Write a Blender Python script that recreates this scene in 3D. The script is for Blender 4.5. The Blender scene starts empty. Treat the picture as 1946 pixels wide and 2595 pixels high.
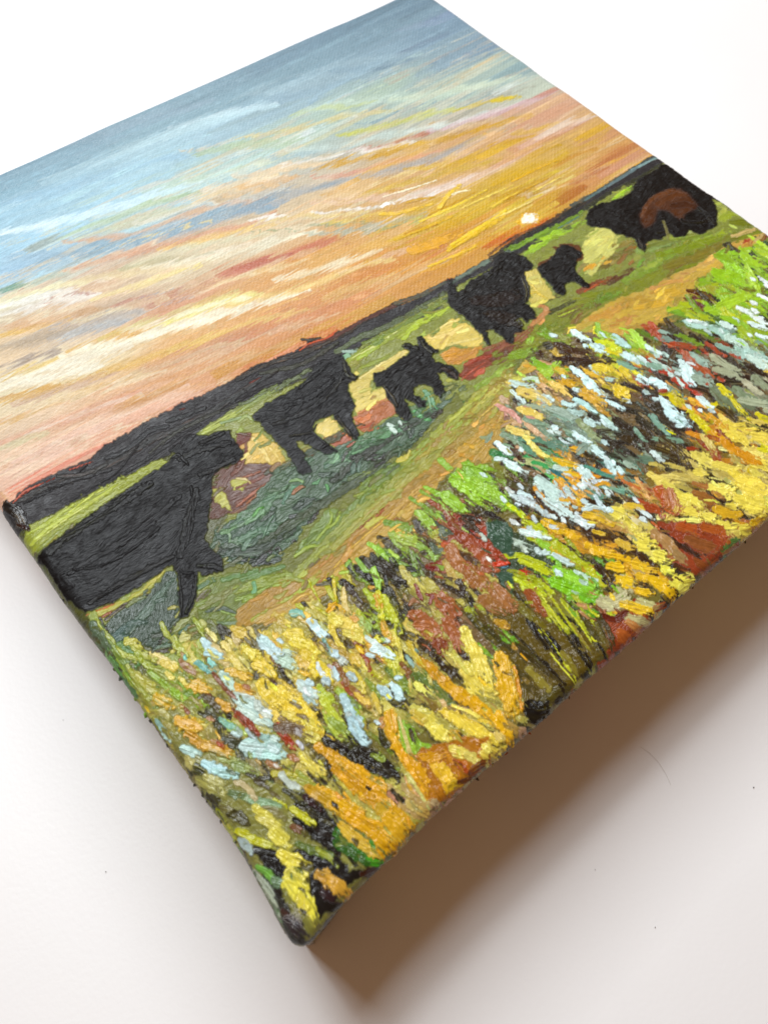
import bpy, math, numpy as np
from mathutils import Matrix, Vector
S = 0.2032            # the canvas is 8 x 8 inches; 1 canvas unit = S metres
DEPTH = 0.19          # gallery depth (1.5 inch) in canvas units
# ---------------------------------------------------------------- camera, world, light, exposure
sc = bpy.context.scene
COL = sc.collection
ROT = np.array([[0.76823752, -0.63896131, 0.03923724],
                [-0.54281592, -0.68267941, -0.48918269],
                [0.33935527, 0.35450989, -0.87129831]])
CAM = np.array([0.00572898, -0.05455653, 0.79208616])
FPX, CX, CY = 2147.0, 973.0, 1297.5
cd = bpy.data.cameras.new('camera')
cd.sensor_fit = 'HORIZONTAL'; cd.sensor_width = 36.0; cd.lens = FPX / 1946.0 * 36.0
cd.clip_start = 0.005; cd.clip_end = 50.0
cd.dof.use_dof = True; cd.dof.focus_distance = 0.192; cd.dof.aperture_fstop = 30.0
co = bpy.data.objects.new('camera', cd); COL.objects.link(co)
mw = Matrix.Identity(4)
for i in range(3):
    mw[i][0] = ROT[0][i]; mw[i][1] = -ROT[1][i]; mw[i][2] = -ROT[2][i]; mw[i][3] = CAM[i] * S
co.matrix_world = mw
sc.camera = co
w = bpy.data.worlds.new('World'); sc.world = w; w.use_nodes = True
bg = w.node_tree.nodes['Background']
bg.inputs[0].default_value = (1.0, 0.56, 0.31, 1); bg.inputs[1].default_value = 0.26
def window(name, az, el, dist, sx, sy, power, col, off=0.0):
    l = bpy.data.lights.new(name, 'AREA'); l.shape = 'RECTANGLE'; l.size = sx; l.size_y = sy
    l.energy = power; l.color = col
    o = bpy.data.objects.new(name, l); COL.objects.link(o)
    a, e = math.radians(az), math.radians(el)
    d = Vector((math.cos(a) * math.cos(e), math.sin(a) * math.cos(e), math.sin(e)))
    o.location = Vector((0.45 * S + off, 0.35 * S, 0)) + d * dist
    o.rotation_euler = d.to_track_quat('Z', 'Y').to_euler()
window('window_upper', 103, 66, 0.95, 0.27, 0.24, 4.9, (0.90, 0.96, 1.0))
window('window_lower', 88, 53, 0.80, 0.60, 0.34, 7.7, (0.90, 0.96, 1.0), 0.15)
sc.view_settings.view_transform = 'Standard'; sc.view_settings.look = 'None'
sc.view_settings.exposure = 0.0; sc.view_settings.gamma = 1.0
# ---------------------------------------------------------------- helpers
def photo_uv(x, y):
    """point of the photograph -> point of the canvas face (canvas units)"""
    x = np.asarray(x, float); y = np.asarray(y, float)
    d = np.stack([(x - CX) / FPX, (y - CY) / FPX, np.ones_like(x)], -1) @ ROT
    s = -CAM[2] / d[..., 2]
    return CAM[0] + d[..., 0] * s, CAM[1] + d[..., 1] * s
def tag(o, label=None, cat=None, kind=None, group=None):
    if label: o['label'] = label
    if cat: o['category'] = cat
    if kind: o['kind'] = kind
    if group: o['group'] = group
def nodes(name):
    m = bpy.data.materials.new(name); m.use_nodes = True
    return m, m.node_tree.nodes, m.node_tree.links, m.node_tree.nodes['Principled BSDF']
def hexlin(h):
    c = np.array([int(h[i:i + 2], 16) / 255 for i in (0, 2, 4)])
    return np.where(c <= 0.04045, c / 12.92, ((c + 0.055) / 1.055) ** 2.4)
# ---------------------------------------------------------------- noise
rng = np.random.default_rng(7)
TAB = rng.random((16, 256, 256)).astype(np.float32)
def vn(x, y, k=0):
    """smooth value noise in -1..1"""
    xi = np.floor(x).astype(np.int64); yi = np.floor(y).astype(np.int64)
    fx = (x - xi).astype(np.float32); fy = (y - yi).astype(np.float32)
    fx = fx * fx * (3 - 2 * fx); fy = fy * fy * (3 - 2 * fy)
    t = TAB[k % 16]; k2 = (k // 16) * 37
    x0 = (xi + k2) & 255; x1 = (x0 + 1) & 255; y0 = (yi + k2) & 255; y1 = (y0 + 1) & 255
    a = t[y0, x0] * (1 - fx) + t[y0, x1] * fx
    b = t[y1, x0] * (1 - fx) + t[y1, x1] * fx
    return (a * (1 - fy) + b * fy) * 2 - 1
def sm(a, b, x):
    t = np.clip((x - a) / (b - a), 0, 1); return t * t * (3 - 2 * t)
# ---------------------------------------------------------------- the paint film as a relief
R_EDGE = 0.013
LMAX = R_EDGE * math.pi / 2 + (DEPTH - R_EDGE)
def axis(d0, d1, n0):
    """coordinates along one side, dense near the camera (d0) and thinner away from it (d1)"""
    xs = [-R_EDGE * 0.7]
    while xs[-1] < 1 + R_EDGE * 0.7:
        t = min(max(xs[-1], 0), 1); xs.append(xs[-1] + 1 / (d0 + (d1 - d0) * t))
    lo = xs[0] - np.linspace(0, LMAX - R_EDGE + 0.004 + xs[0] + R_EDGE, n0 + 1)[1:] ** 1.0
    hi = xs[-1] + np.linspace(0, LMAX - R_EDGE + 0.004 - (xs[-1] - 1) + R_EDGE, 9)[1:]
    return np.concatenate([lo[::-1], xs, hi])
US = axis(1180, 700, 16); VS = axis(1240, 640, 44)
NU, NV = len(US), len(VS)
UU, VV = np.meshgrid(US, VS)          # row = v, column = u
UU = UU.astype(np.float32); VV = VV.astype(np.float32)
Cc = np.zeros((NV, NU, 3), np.float32)    # paint colour (linear)
Hh = np.zeros((NV, NU), np.float32)       # relief
Ww = np.ones((NV, NU), np.float32)        # how far the weave of the canvas shows
Gg = np.full((NV, NU), 0.5, np.float32)   # gloss
Own = np.zeros((NV, NU), np.int16)
Bs = UU * 1.0; Bt = VV * 1.0              # brush coordinates: along and across the last stroke
HU = 0.00036
OWN = [('painted_sky', None, 0)]; cur = 0
def win(u0, u1, v0, v1):
    return (slice(max(np.searchsorted(VS, v0) - 1, 0), np.searchsorted(VS, v1) + 1),
            slice(max(np.searchsorted(US, u0) - 1, 0), np.searchsorted(US, u1) + 1))
def blur(m):
    p = np.pad(m, 1, mode='edge')
    return (p[:-2, 1:-1] + p[2:, 1:-1] + p[1:-1, :-2] + p[1:-1, 2:] + 2 * m) / 6
cnt = 0
def curve(U, V):
    """Catmull-Rom through the traced points"""
    P = np.stack([U, V], 1)
    if len(P) < 3: return P
    Q = np.vstack([2 * P[0] - P[1], P, 2 * P[-1] - P[-2]]); out = []
    for i in range(1, len(Q) - 2):
        for t in (0, .25, .5, .75):
            a, b, c, d = Q[i - 1:i + 3]
            out.append(.5 * ((2 * b) + (c - a) * t + (2 * a - 5 * b + 4 * c - d) * t * t + (3 * b - a - 3 * c + d) * t ** 3))
    out.append(P[-1]); return np.array(out)
def stroke(P, hw, col, h=1.0, alpha=1.0, soft=False, own=None, dry=0.35, pick=0.15, jit=0.13):
    global cnt; cnt += 1; k = cnt
    if len(P) == 1: P = np.vstack([P, P + [hw * .6, -hw * .3]])
    m = hw * 1.6 + 0.003
    sl = win(P[:, 0].min() - m, P[:, 0].max() + m, P[:, 1].min() - m, P[:, 1].max() + m)
    u = UU[sl]; v = VV[sl]
    if u.size == 0: return
    best = np.full(u.shape, 1e9, np.float32); sd = np.zeros_like(best); ss = np.zeros_like(best)
    L = 0.0
    for a, b in zip(P[:-1], P[1:]):
        d = b - a; l = math.hypot(*d)
        if l < 1e-7: continue
        t = ((u - a[0]) * d[0] + (v - a[1]) * d[1]) / (l * l)
        tc = np.clip(t, 0, 1)
        qx = u - (a[0] + d[0] * tc); qy = v - (a[1] + d[1] * tc)
        dist = np.hypot(qx, qy); side = ((u - a[0]) * d[1] - (v - a[1]) * d[0]) / l
        s = L + t * l
        c = dist < best
        best[c] = dist[c]; sd[c] = side[c]; ss[c] = s[c]; L += l
    sn = np.clip(ss / max(L, 1e-6), 0, 1)
    edge = vn(u / 0.009 + k * 7.3, v / 0.009 + 3.1, k) * .28 + vn(u / 0.0035 + k * 3.3, v / 0.0035, k + 1) * .24 + vn(u / 0.0016, v / 0.0016 + k, k + 9) * .14
    wid = hw * (0.80 + 0.22 * np.sin(math.pi * sn)) if not soft else hw * (0.35 + 0.75 * np.maximum(np.sin(math.pi * sn), 0) ** .7)
    tt = best / wid
    ls = 3.2 if soft else 1.0
    br = vn(ss / (0.03 * ls) + k * 1.7, sd / 0.0016 + k * 2.1, k + 2) * .6 + vn(ss / (0.014 * ls) + k, sd / 0.0008 + k, k + 3) * .4
    if soft:
        mk = np.clip(1 - tt * tt, 0, 1) ** 0.65 * (0.86 + 0.60 * br); mk = np.clip(mk, 0, 1) * alpha
        Cc[sl] += mk[..., None] * (col * (1 + 0.10 * br[..., None]) - Cc[sl])
        Hh[sl] += mk * br * 0.00016
        return
    tt = tt * (1 + edge * min(1.0, 0.006 / hw + 0.30))
    mk = 1 - sm(0.86, 1.06, tt)
    if dry > 0:   # bristles run dry towards the end of the stroke
        q = vn(ss / 0.010 + k, sd / 0.0013 + k * 5, k + 4) * .5 + vn(u / 0.0032 + k, v / 0.0032, k + 5) * .5
        mk = mk * (1 - sm(0.0, 0.35, (sn - 0.5) * 1.2 * dry * 2 + q - 0.62 + 0.30 * tt) * 0.9)
    mk = mk * alpha
    base = Cc[sl]; lump0 = vn(u / 0.009 + k, v / 0.009 + 5, k + 10)
    cc = col * (1 + jit * br[..., None] + 0.07 * vn(u / 0.004 + k, v / 0.004, k + 6)[..., None])
    under = base.mean(axis=(0, 1)) if base.size else col
    p = np.clip(pick * (0.3 + 0.9 * br) + 0.75 * sm(0.30, 0.75, br * .8 + .35 * lump0), 0, 0.8)[..., None]
    cc = cc * (1 - p) + (0.5 * base + 0.5 * under) * p
    Cc[sl] = base + mk[..., None] * (cc - base)
    lump = vn(u / 0.007 + k, v / 0.007, k + 7)
    prof = 0.62 + 0.15 * sm(0.55, 0.90, tt) + 0.52 * br + 0.34 * lump + 0.35 * sm(0.8, 1.0, sn) + 0.14 * vn(u / 0.0026, v / 0.0026 + k, k + 8)
    tgt = Hh[sl] * 0.55 + h * HU * prof
    Hh[sl] += mk * (tgt - Hh[sl])
    Ww[sl] *= 1 - mk * min(1, h / 2.2)
    q = mk > 0.5; b_ = Bs[sl]; b_[q] = ss[q] + k * .37; b_ = Bt[sl]; b_[q] = sd[q] + k * .113
    if own is not None:
        o = Own[sl]; o[mk > 0.5] = own
def poly(P, col, h=1.0, ang=(1, 0), alpha=1.0, own=None, soft=False, gloss=0.5):
    global cnt; cnt += 1; k = cnt
    m = 0.006
    sl = win(P[:, 0].min() - m, P[:, 0].max() + m, P[:, 1].min() - m, P[:, 1].max() + m)
    u = UU[sl]; v = VV[sl]
    if u.size == 0: return
    a = 0.0016
    x = u + a * vn(u / 0.006, v / 0.006, k) + a * .7 * vn(u / 0.0025, v / 0.0025, k + 1)
    y = v + a * vn(u / 0.006, v / 0.006, k + 2) + a * .7 * vn(u / 0.0025, v / 0.0025, k + 3)
    ins = np.zeros(u.shape, bool); n = len(P)
    for i in range(n):
        x0, y0 = P[i]; x1, y1 = P[(i + 1) % n]
        if y0 == y1: continue
        c = ((y0 > y) != (y1 > y))
        ins ^= c & (x < (x1 - x0) * (y - y0) / (y1 - y0) + x0)
    mk = blur(ins.astype(np.float32))
    if soft:
        for _ in range(6): mk = blur(mk)
    mk = mk * alpha
    s = u * ang[0] + v * ang[1]; t = -u * ang[1] + v * ang[0]
    tw = t + 0.009 * vn(u / 0.045, v / 0.045, k + 4) + 0.002 * vn(u / 0.011, v / 0.011, k + 12)
    br = vn(s / 0.016, tw / 0.0017, k + 5) * .5 + vn(s / 0.009, tw / 0.0010, k + 6) * .5
    lump = vn(u / 0.012, v / 0.012, k + 7) * .5 + vn(u / 0.005, v / 0.005, k + 8) * .5
    base = Cc[sl]
    cc = col * (1 + 0.14 * br[..., None] + 0.12 * lump[..., None])
    Cc[sl] = base + mk[..., None] * (cc - base)
    prof = 0.7 + 0.46 * br + 0.30 * lump
    Hh[sl] += mk * (Hh[sl] * .5 + h * HU * prof - Hh[sl])
    Ww[sl] *= 1 - mk * min(1, h / 2.2) * .9
    q = mk > 0.5; b_ = Bs[sl]; b_[q] = s[q] + k * .37; b_ = Bt[sl]; b_[q] = tw[q] + k * .113
    if own is not None:
        o = Own[sl]; o[mk > 0.5] = own
DATA = """
@ 0 0 1.173
! sky
I 5,372 7f9eb0
I 150,312 839faf
I 300,250 86a0ad
I 450,182 7e97a5
I 600,118 7790a0
I 750,55 70899a
I 900,0 6d8596
I 1000,40 7f97aa
I 1080,92 8399ac
I 1140,140 8ba3a8
I 5,420 8fb3c4
I 150,360 93b2c1
I 300,300 92afbb
I 450,240 8aa7b4
I 600,170 849fac
I 800,80 7c95a3
I 950,60 7f97a8
I 5,470 a4c9dc
I 150,415 a6c6d3
I 300,352 b0ced8
I 450,290 a9c4d0
I 600,215 97b0be
I 800,130 8ca4b2
I 1000,120 8aa0ae
I 1110,150 98afb0
I 5,540 a9cfe4
I 120,490 b1d5e6
I 250,430 a9cedd
I 5,600 a4c6de
I 120,560 a3c0d2
I 300,485 b8d2d8
I 450,370 b8cfc9
I 600,300 b5c6b6
I 800,210 aebfae
I 1000,165 b4c3b4
I 1180,180 c6cbb8
I 5,650 e8dcb8
I 200,620 dcb795
I 400,560 d9bfa0
I 600,480 dcc3a0
I 800,400 d9ab6a
I 1000,310 d8a570
I 1200,230 d9a88a
I 5,740 e6c7a0
I 200,700 c9a890
I 400,650 d79c78
I 600,600 e0a566
I 800,520 dda257
I 1000,450 d9ad46
I 1200,370 d9b04a
I 1320,290 d8a06c
I 5,860 f0d9b4
I 200,800 efd7ac
I 400,740 e6b070
I 600,690 dd9a63
I 800,600 d98c48
I 1000,540 d9953f
I 1150,470 d8a030
I 1300,370 d6945c
I 1400,320 dca26c
I 5,960 e9c8a8
I 200,900 e2b08c
I 400,850 dd9f70
I 600,760 d99058
I 5,1050 ecbfa4
I 200,960 e9ad90
I 100,1020 e8aa90
I 900,470 d9aa40
I 1050,420 d8b03c
I 1150,440 d4a428
I 950,510 d89a3c
I 1250,330 dcb068
I 700,560 e0aa5c
I 500,700 e6ac6c
I 300,900 e8b48c
I 500,540 e2c8a0
I 100,780 f4e0bc
@ 0 0 .42194
K c4dde4 55 540,1000 800,890 1100,770 1400,680 1659,620 a.7
K b4d2de 40 250,1100 500,1020 760,930 a.6
K d8ecf4 50 -60,1400 150,1370 350,1325 700,1235 1000,1140 1200,1080 a.8
K e4f2f8 26 0,1405 200,1365 360,1325 a.8
K 9dc0d6 60 -60,1230 300,1150 600,1060 900,960 1100,930 a.5
K 98a9b8 50 400,870 700,770 1000,680 1300,590 a.4
K 7e96a4 40 1100,560 1400,430 1659,330 a.5
K cfe0e6 30 1000,760 1250,700 1500,640 1659,610 a.5
K d9cdb6 14 1080,905 1200,885 1350,840 1500,810 1659,795 a.8
K b3c29c 46 1150,920 1300,895 1500,860 1659,835 a.85
K c6d4b8 30 850,1150 1100,1085 1350,1020 1659,960 a.5
K c3dcdc 40 900,1170 1200,1110 1400,1060 1659,990 a.5
K d7e3d4 30 1100,1100 1400,1030 1659,960 a.5
K aabf93 40 350,1440 500,1370 700,1300 850,1240 1000,1200 1200,1150 a.9
K c9c6a0 40 450,1430 700,1360 900,1290 1150,1220 a.7
K dbd9cc 30 800,1340 950,1290 1150,1240 1300,1215 a.8
K d6a886 34 380,1450 600,1430 900,1370 1100,1300 1300,1240 1600,1180 a.8
K f2d3a2 50 1150,1210 1300,1150 1500,1090 1659,1040 a.85
K e9bc84 40 1250,1215 1400,1170 1659,1100 a.7
K 8ea9ba 46 500,1480 800,1420 1050,1350 1300,1270 1500,1220 1659,1180 a.9
K 90aabb 50 300,1540 600,1500 900,1430 1200,1350 1450,1270 1659,1230 a.9
K e9cf8c 9 700,1475 860,1430 1000,1390 1150,1350 1300,1310 a.9
K 9db9cc 50 0,1560 200,1530 400,1540 a.7
K d99e7a 46 380,1620 600,1560 850,1500 1100,1450 1300,1390 1450,1350 1659,1265 a.85
K edc56e 34 950,1500 1150,1455 1350,1395 1600,1350 1659,1340 a.7
K f5ebdd 22 1480,1310 1580,1300 1659,1285 a.9
K ded7b4 40 750,1600 1000,1520 1300,1450 1659,1400 a.7
K f3ead4 36 850,1610 1100,1560 1400,1490 1659,1420 a.7
K c06a4c 60 1300,1640 1500,1590 1659,1550 a.6
@ 0 300 .60277
K 5f9480 22 -20,728 50,708 120,690 a.85
K b5432f 5 60,722 100,708 a.6
K 9aa398 30 110,560 200,520 260,495 a.8
K a9bcb0 30 130,690 200,665 300,650 a.6
K fbf6ee 36 -30,790 60,770 200,745 330,720 a.85
K f9eec0 26 -20,770 100,735 250,700 380,690 a.8
K f6efe6 30 0,825 150,790 300,755 420,730 a.85
K b06a55 8 180,770 300,745 400,728 a.7
K f3dc8e 26 380,760 560,705 740,640 850,615 a.8
K ead3a4 30 250,700 450,665 700,620 900,590 a.7
K b9b48c 22 500,640 700,590 900,560 a.5
K f6ecd0 26 700,620 1000,560 1200,500 1350,470 a.8
K e8b95e 26 -20,915 120,880 300,840 a.8
K d9a070 40 -20,880 200,850 400,800 a.4
K c0806a 40 470,790 600,770 750,740 900,690 a.8
K c4705a 30 1090,630 1200,590 1300,545 1450,510 a.5
K cd8068 30 900,660 1050,630 1150,600 a.7
K b8aea6 44 200,920 350,880 500,830 620,805 a.85
K adb5bc 24 240,930 400,880 560,830 a.7
K b9a590 40 -20,960 200,920 300,880 a.7
K a08c80 24 -20,1040 120,1010 260,975 a.8
K e2b056 26 280,980 420,930 600,880 800,830 a.8
K f8ef98 34 640,880 800,820 950,770 1100,730 a.9
K fdf7dd 34 250,1000 500,940 700,890 900,830 1100,770 1300,720 a.9
K fbf2dc 40 -20,1120 150,1060 350,1010 550,950 a.85
K e6c060 20 -20,1090 150,1040 250,1000 a.7
K f8eed8 40 -20,1140 200,1080 420,1030 a.8
K f5d68c 30 950,790 1150,740 1300,700 1450,640 1659,590 a.7
K fbf0d0 26 1150,680 1300,640 1450,600 1600,545 a.7
K dfae54 30 -20,1200 150,1150 350,1090 600,1010 850,930 1000,890 a.8
K d49a3c 16 -20,1185 100,1150 250,1110 a.7
K cda58c 34 50,1200 300,1120 500,1060 a.7
K e0ac60 28 -20,1290 150,1230 350,1150 550,1080 a.75
K cd8c6c 50 600,1060 800,990 1000,930 1200,880 a.7
K d98f62 50 1000,920 1200,850 1400,790 1600,720 a.7
K c98a3a 40 480,1240 620,1180 800,1110 a.7
K d0933a 44 900,1080 1050,1010 1250,930 1450,850 1659,760 a.8
K d8a24a 30 1300,900 1500,820 1659,750 a.8
K e2a184 40 -20,1370 200,1290 400,1220 600,1150 a.6
K f0c9b4 40 50,1440 250,1360 500,1250 800,1130 a.7
K e8b094 40 500,1290 750,1180 900,1110 a.7
K d6d0a0 34 -20,1400 100,1350 200,1320 a.5
K f1c9b2 50 -20,1500 100,1470 300,1380 a.6
K e08468 22 30,1570 150,1510 300,1445 480,1370 a.85
K dd7a58 18 500,1330 650,1280 750,1210 900,1140 a.6
K e6936c 24 1000,1090 1150,1010 1300,940 a.7
K d8673c 20 1240,950 1330,910 1420,880 a.8
K e2b184 14 0,1570 30,1600 a.8
@ 600 0 .42194
K 6d8695 60 500,250 700,150 900,60 1100,-20 a.7
K 8597b0 40 1100,150 1250,90 1330,40 a.8
K 90a0b4 26 950,190 1100,150 1240,110 a.6
K 9db3bd 34 350,450 650,380 900,340 1150,290 a.5
K 6f8698 18 780,430 980,380 1130,330 a.6
K 7b8da0 26 950,320 1150,240 1300,190 a.6
K a3b8c0 60 100,560 400,500 700,440 a.5
K 8b9aab 14 1350,330 1500,285 1620,250 a.6
K c3d3c2 50 350,670 650,620 900,590 1200,570 1500,500 1659,455 a.85
K d4dcc2 28 900,600 1200,555 1500,500 1700,440 a.8
K c6cc7e 22 300,700 500,645 700,630 850,600 a.6
K d7c88f 26 -20,830 250,790 450,740 650,690 900,660 1000,650 a.85
K b9c8a8 50 -20,880 250,850 400,820 a.8
K c8c65e 36 600,810 750,780 950,740 1200,670 1400,640 a.85
K 8aa3ad 14 700,740 850,720 1050,640 1200,600 a.8
K c7d5cd 40 300,900 600,870 900,810 1300,740 1500,660 a.7
K a8bfc4 30 150,950 400,920 700,870 a.6
K d4b931 24 1300,670 1450,620 1600,590 1700,570 a.85
K e6e8de 26 1000,790 1300,730 1500,680 1700,600 a.7
K dfb9bb 34 1150,790 1350,730 1550,670 1750,590 a.85
K c07a60 18 650,905 900,870 1100,810 1200,775 a.85
K f6ece2 20 250,990 450,950 700,905 900,880 1100,840 a.9
K f2cfa2 34 -20,1060 200,1020 400,985 600,960 a.8
K d59f24 30 450,1025 650,965 900,920 1100,865 1400,790 1659,700 a.95
K e5b444 24 700,940 950,880 1200,840 a.8
K e3ae70 40 -20,1130 150,1090 400,1050 a.7
K dd9a84 34 450,1060 650,1040 800,1010 a.8
K e2a27a 26 750,1020 950,960 1100,930 1250,900 a.8
K b0a9a4 50 750,1070 950,1010 1150,960 1300,910 1500,820 a.85
K 98a4ae 44 -20,1250 200,1180 400,1130 600,1090 750,1050 a.9
K 93a8ba 34 -20,1280 150,1230 300,1190 a.7
K d6ad44 30 750,1150 950,1110 1200,1040 1450,980 1659,930 a.9
K d9a85c 24 500,1170 800,1120 1000,1080 a.7
K dcab24 38 1000,1010 1200,1000 1450,930 1600,870 1720,830 a.9
K cc9410 14 700,1185 850,1160 1000,1130 a.8
K c8930f 12 510,1220 570,1198 700,1190 h1.5
K e9c1a4 50 450,1215 700,1190 950,1170 1200,1130 1400,1060 1659,960 a.8
K f3ddd0 30 900,1230 1100,1160 1300,1100 1450,1030 a.8
K edd08c 24 150,1330 400,1290 600,1290 800,1260 a.8
K fbf4ee 14 420,1278 560,1262 720,1250 860,1235 960,1205 1100,1190 1200,1150 1300,1110 h1.3
S fdf8f0 22 870,1240 900,1222 950,1215 h1.5
K faf3ea 22 70,1320 180,1298 300,1288 h.6
S e2b52e 24 860,1285 950,1280 1080,1250 1190,1215 h1.5
S c8950f 16 1020,1215 1120,1190 1220,1185 h1.3
S e6bd36 30 1210,1265 1240,1210 1290,1150 1340,1110 h2.5
S f8ecc4 10 1290,1170 1340,1150 1400,1140 h1.5
K 7fa084 16 760,1395 900,1370 1100,1320 1200,1280 a.85
K 6f9a74 9 80,1388 250,1380 380,1370 a.7
K 86a080 22 400,1345 600,1340 800,1330 a.6
K b5b5a0 30 400,1400 650,1390 900,1340 1150,1280 a.8
S b87d10 26 1010,1410 1100,1375 1200,1345 h1.2
K d18f24 50 1050,1520 1200,1440 1350,1380 1500,1300 a.8
S dcb01c 40 1280,1490 1420,1400 1560,1320 1659,1270 h1.6
S e9c52e 20 1290,1470 1450,1370 1620,1260 h1.6
K d9a514 50 1200,1390 1400,1290 1600,1200 1700,1150 a.9
K c79410 14 1250,1380 1450,1280 1659,1180 a.8
K efcf3e 30 1350,1330 1500,1250 1659,1160 a.7
K c8604c 34 150,1560 350,1500 500,1450 650,1420 a.5
K bb6652 36 -20,1620 200,1560 330,1520 a.7
K e3a350 34 100,1640 400,1530 700,1440 1000,1370 a.6
K d7a66c 40 500,1480 800,1420 1000,1380 a.5
K eab65c 40 700,1500 900,1440 1100,1370 a.7
K cf7a50 24 1050,1570 1180,1510 1270,1470 a.8
K f0c8a8 24 600,1640 850,1560 1100,1470 a.5
S d99c22 60 1050,1510 1200,1460 1330,1400 h1.1
S e3b61c 22 1270,1505 1400,1420 1500,1360 h2.2
K e39c34 40 900,1640 1150,1540 1350,1470 a.7
K e0a418 30 1100,1640 1300,1560 1480,1460 1659,1380 a.8
@ 1246 0 .42194
K aab8b4 40 100,500 250,430 400,520 a.4
K c9d3c4 40 0,530 200,470 320,430 a.8
K eeefe6 14 0,560 120,500 200,470 a.7
S cdb22e 24 0,605 70,590 150,575 h.5
K d6aead 30 -20,690 200,610 400,530 a.8
K c9856c 16 200,600 330,550 430,510 a.8
K d9a486 44 50,690 250,630 450,560 520,540 a.8
K d8a63c 36 -20,770 120,720 250,690 a.85
K b9a58c 26 -20,800 80,770 150,745 a.7
K dba17e 50 100,780 300,700 560,610 a.7
K dfb04a 24 120,810 280,770 400,730 a.8
K f3dccb 34 250,830 400,760 550,710 650,670 a.85
K f0cdb8 26 150,880 300,820 480,760 a.8
K d08c6c 44 100,900 350,810 600,700 a.6
K e0ab14 32 500,840 620,780 730,725 h.5
K d6a024 18 -20,880 120,840 280,800 a.8
K cf9468 60 450,900 650,830 830,760 a.8
K e0a47c 50 -20,1000 150,930 300,870 a.7
K d3a119 36 150,980 280,910 420,870 a.85
K dbae22 34 330,980 450,900 600,850 700,790 a.7
K d8a81c 50 0,1110 150,1040 300,990 450,930 a.9
K c98a28 30 350,1000 500,930 640,890 a.8
K d99e5c 50 480,1000 680,920 850,850 a.8
K c07040 34 560,1030 700,950 800,890 890,850 a.85
K d99a78 40 640,1060 800,970 940,890 a.85
K e5b592 30 700,1080 850,990 970,910 a.8
K c07448 34 470,1110 580,1050 700,1000 a.85
K e0b49a 20 480,1080 620,1020 720,980 a.5
K cf9f1c 40 0,1200 200,1120 400,1050 a.8
K e6c33a 20 50,1150 250,1080 420,1020 a.8
K b58014 12 0,1180 180,1110 350,1040 a.8
K e9d27c 20 350,1110 420,1080 500,1050 a.7 h1
K f0d8b0 16 150,1180 300,1150 400,1110 a.7
K ecc93c 30 0,1290 150,1220 300,1160 a.85
K c08c18 14 20,1250 200,1170 330,1130 a.7
K b4611c 40 360,1240 430,1180 560,1110 a.8
K e0a838 30 500,1210 700,1110 850,1020 980,930 a.95
K e8bc58 16 620,1120 800,1010 950,925 a.8
K ead06a 20 0,1380 120,1300 250,1230 a.8
K e7c04a 40 0,1410 100,1360 300,1290 400,1220 a.8
K db8a1e 40 -20,1470 120,1400 280,1340 380,1270 a.9
K d4601c 30 -40,1500 60,1440 200,1385 330,1300 a.9
K e08a3c 14 0,1430 120,1375 260,1330 a.7
@ 0 300 .60277
K faf0d8 20 500,900 700,845 900,790 1050,745 a.7
K f6e6c4 26 60,1250 300,1170 500,1110 700,1060 a.45
K f8ecd8 18 100,1330 350,1240 600,1160 a.4
K eecb78 22 700,980 900,910 1100,850 1300,800 a.6
K f2d9a8 24 900,700 1100,640 1300,590 a.6
K e8c27a 26 1350,760 1500,700 1659,650 a.6
K f3e2b8 24 300,860 500,800 700,745 a.5
K e9c690 24 650,770 850,710 1050,660 a.5
K c9a070 20 100,880 300,830 450,790 a.5
K f4e4cc 20 850,300 1000,275 1200,235 a.6
@ 600 0 .42194
K e8c860 24 500,1340 700,1310 900,1270 a.6
K dcb040 30 700,1330 950,1290 1200,1200 a.5
K e0b838 40 900,1440 1100,1380 1300,1300 1500,1200 a.7
K eacb50 18 1000,1350 1200,1290 1400,1200 a.7
K d6a428 24 1150,1560 1350,1470 1550,1370 a.7
K e6c460 18 600,1210 800,1160 1000,1110 a.5
K f0d890 16 800,1100 1000,1040 1250,980 a.5
@ 600 0 .42194
S ecc83a 14 1100,1330 1300,1240 1500,1140 h1.6
S d8a818 16 950,1440 1150,1360 1330,1280 h1.4
S f0d460 10 1350,1250 1500,1180 1659,1110 h1.8
S c8920c 10 1150,1290 1300,1220 1450,1140 h1.4
S e6b828 18 1150,1600 1320,1530 1480,1450 h1.4
S f4e8c8 9 880,1180 1050,1130 1200,1080 h1.4
@ 1246 0 .42194
S e8c440 12 0,1240 150,1160 300,1090 h1.6
S f0d878 9 20,1310 130,1260 240,1210 h1.8
S d8a418 14 120,1090 260,1020 400,960 h1.6
S c48c10 9 60,1210 200,1140 340,1070 h1.4
S ecd068 10 250,1150 380,1080 480,1030 h1.6
@ 1246 0 .42194
# painted_sun
S e8b828 84 190,1330 215,1318 270,1298 h1.2
S fbf6dc 62 205,1325 255,1300 h2.4
S fffdf0 36 215,1322 245,1308 h2.8
@ 0 0 1.173
# painted_field|sunlit pale green strip of grass below the treeline
@ 0 0 1.173
P 4e5226 -80,1110 22,1100 350,960 560,840 740,750 900,665 1130,530 1412,345 1800,520 1800,1300 640,2250 460,2080 -80,1250 r-30 h1
# painted_hill|long dark treeline painted along the horizon
P 2b2a2c -40,1120 22,1083 60,1050 105,1030 158,1005 201,985 224,962 253,945 275,935 300,920 330,903 376,880 395,868 432,855 480,830 510,815 560,785 597,774 650,750 662,748 665,733 700,730 740,712 800,682 850,664 900,645 960,606 1000,590 1050,560 1100,527 1140,500 1200,470 1250,440 1300,405 1350,375 1412,332 1450,340 1400,370 1300,432 1200,500 1130,545 1000,612 900,668 780,745 740,778 620,835 560,868 420,945 350,992 62,1138 0,1170 r-28 h1.6
@ 0 600 .42194
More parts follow.
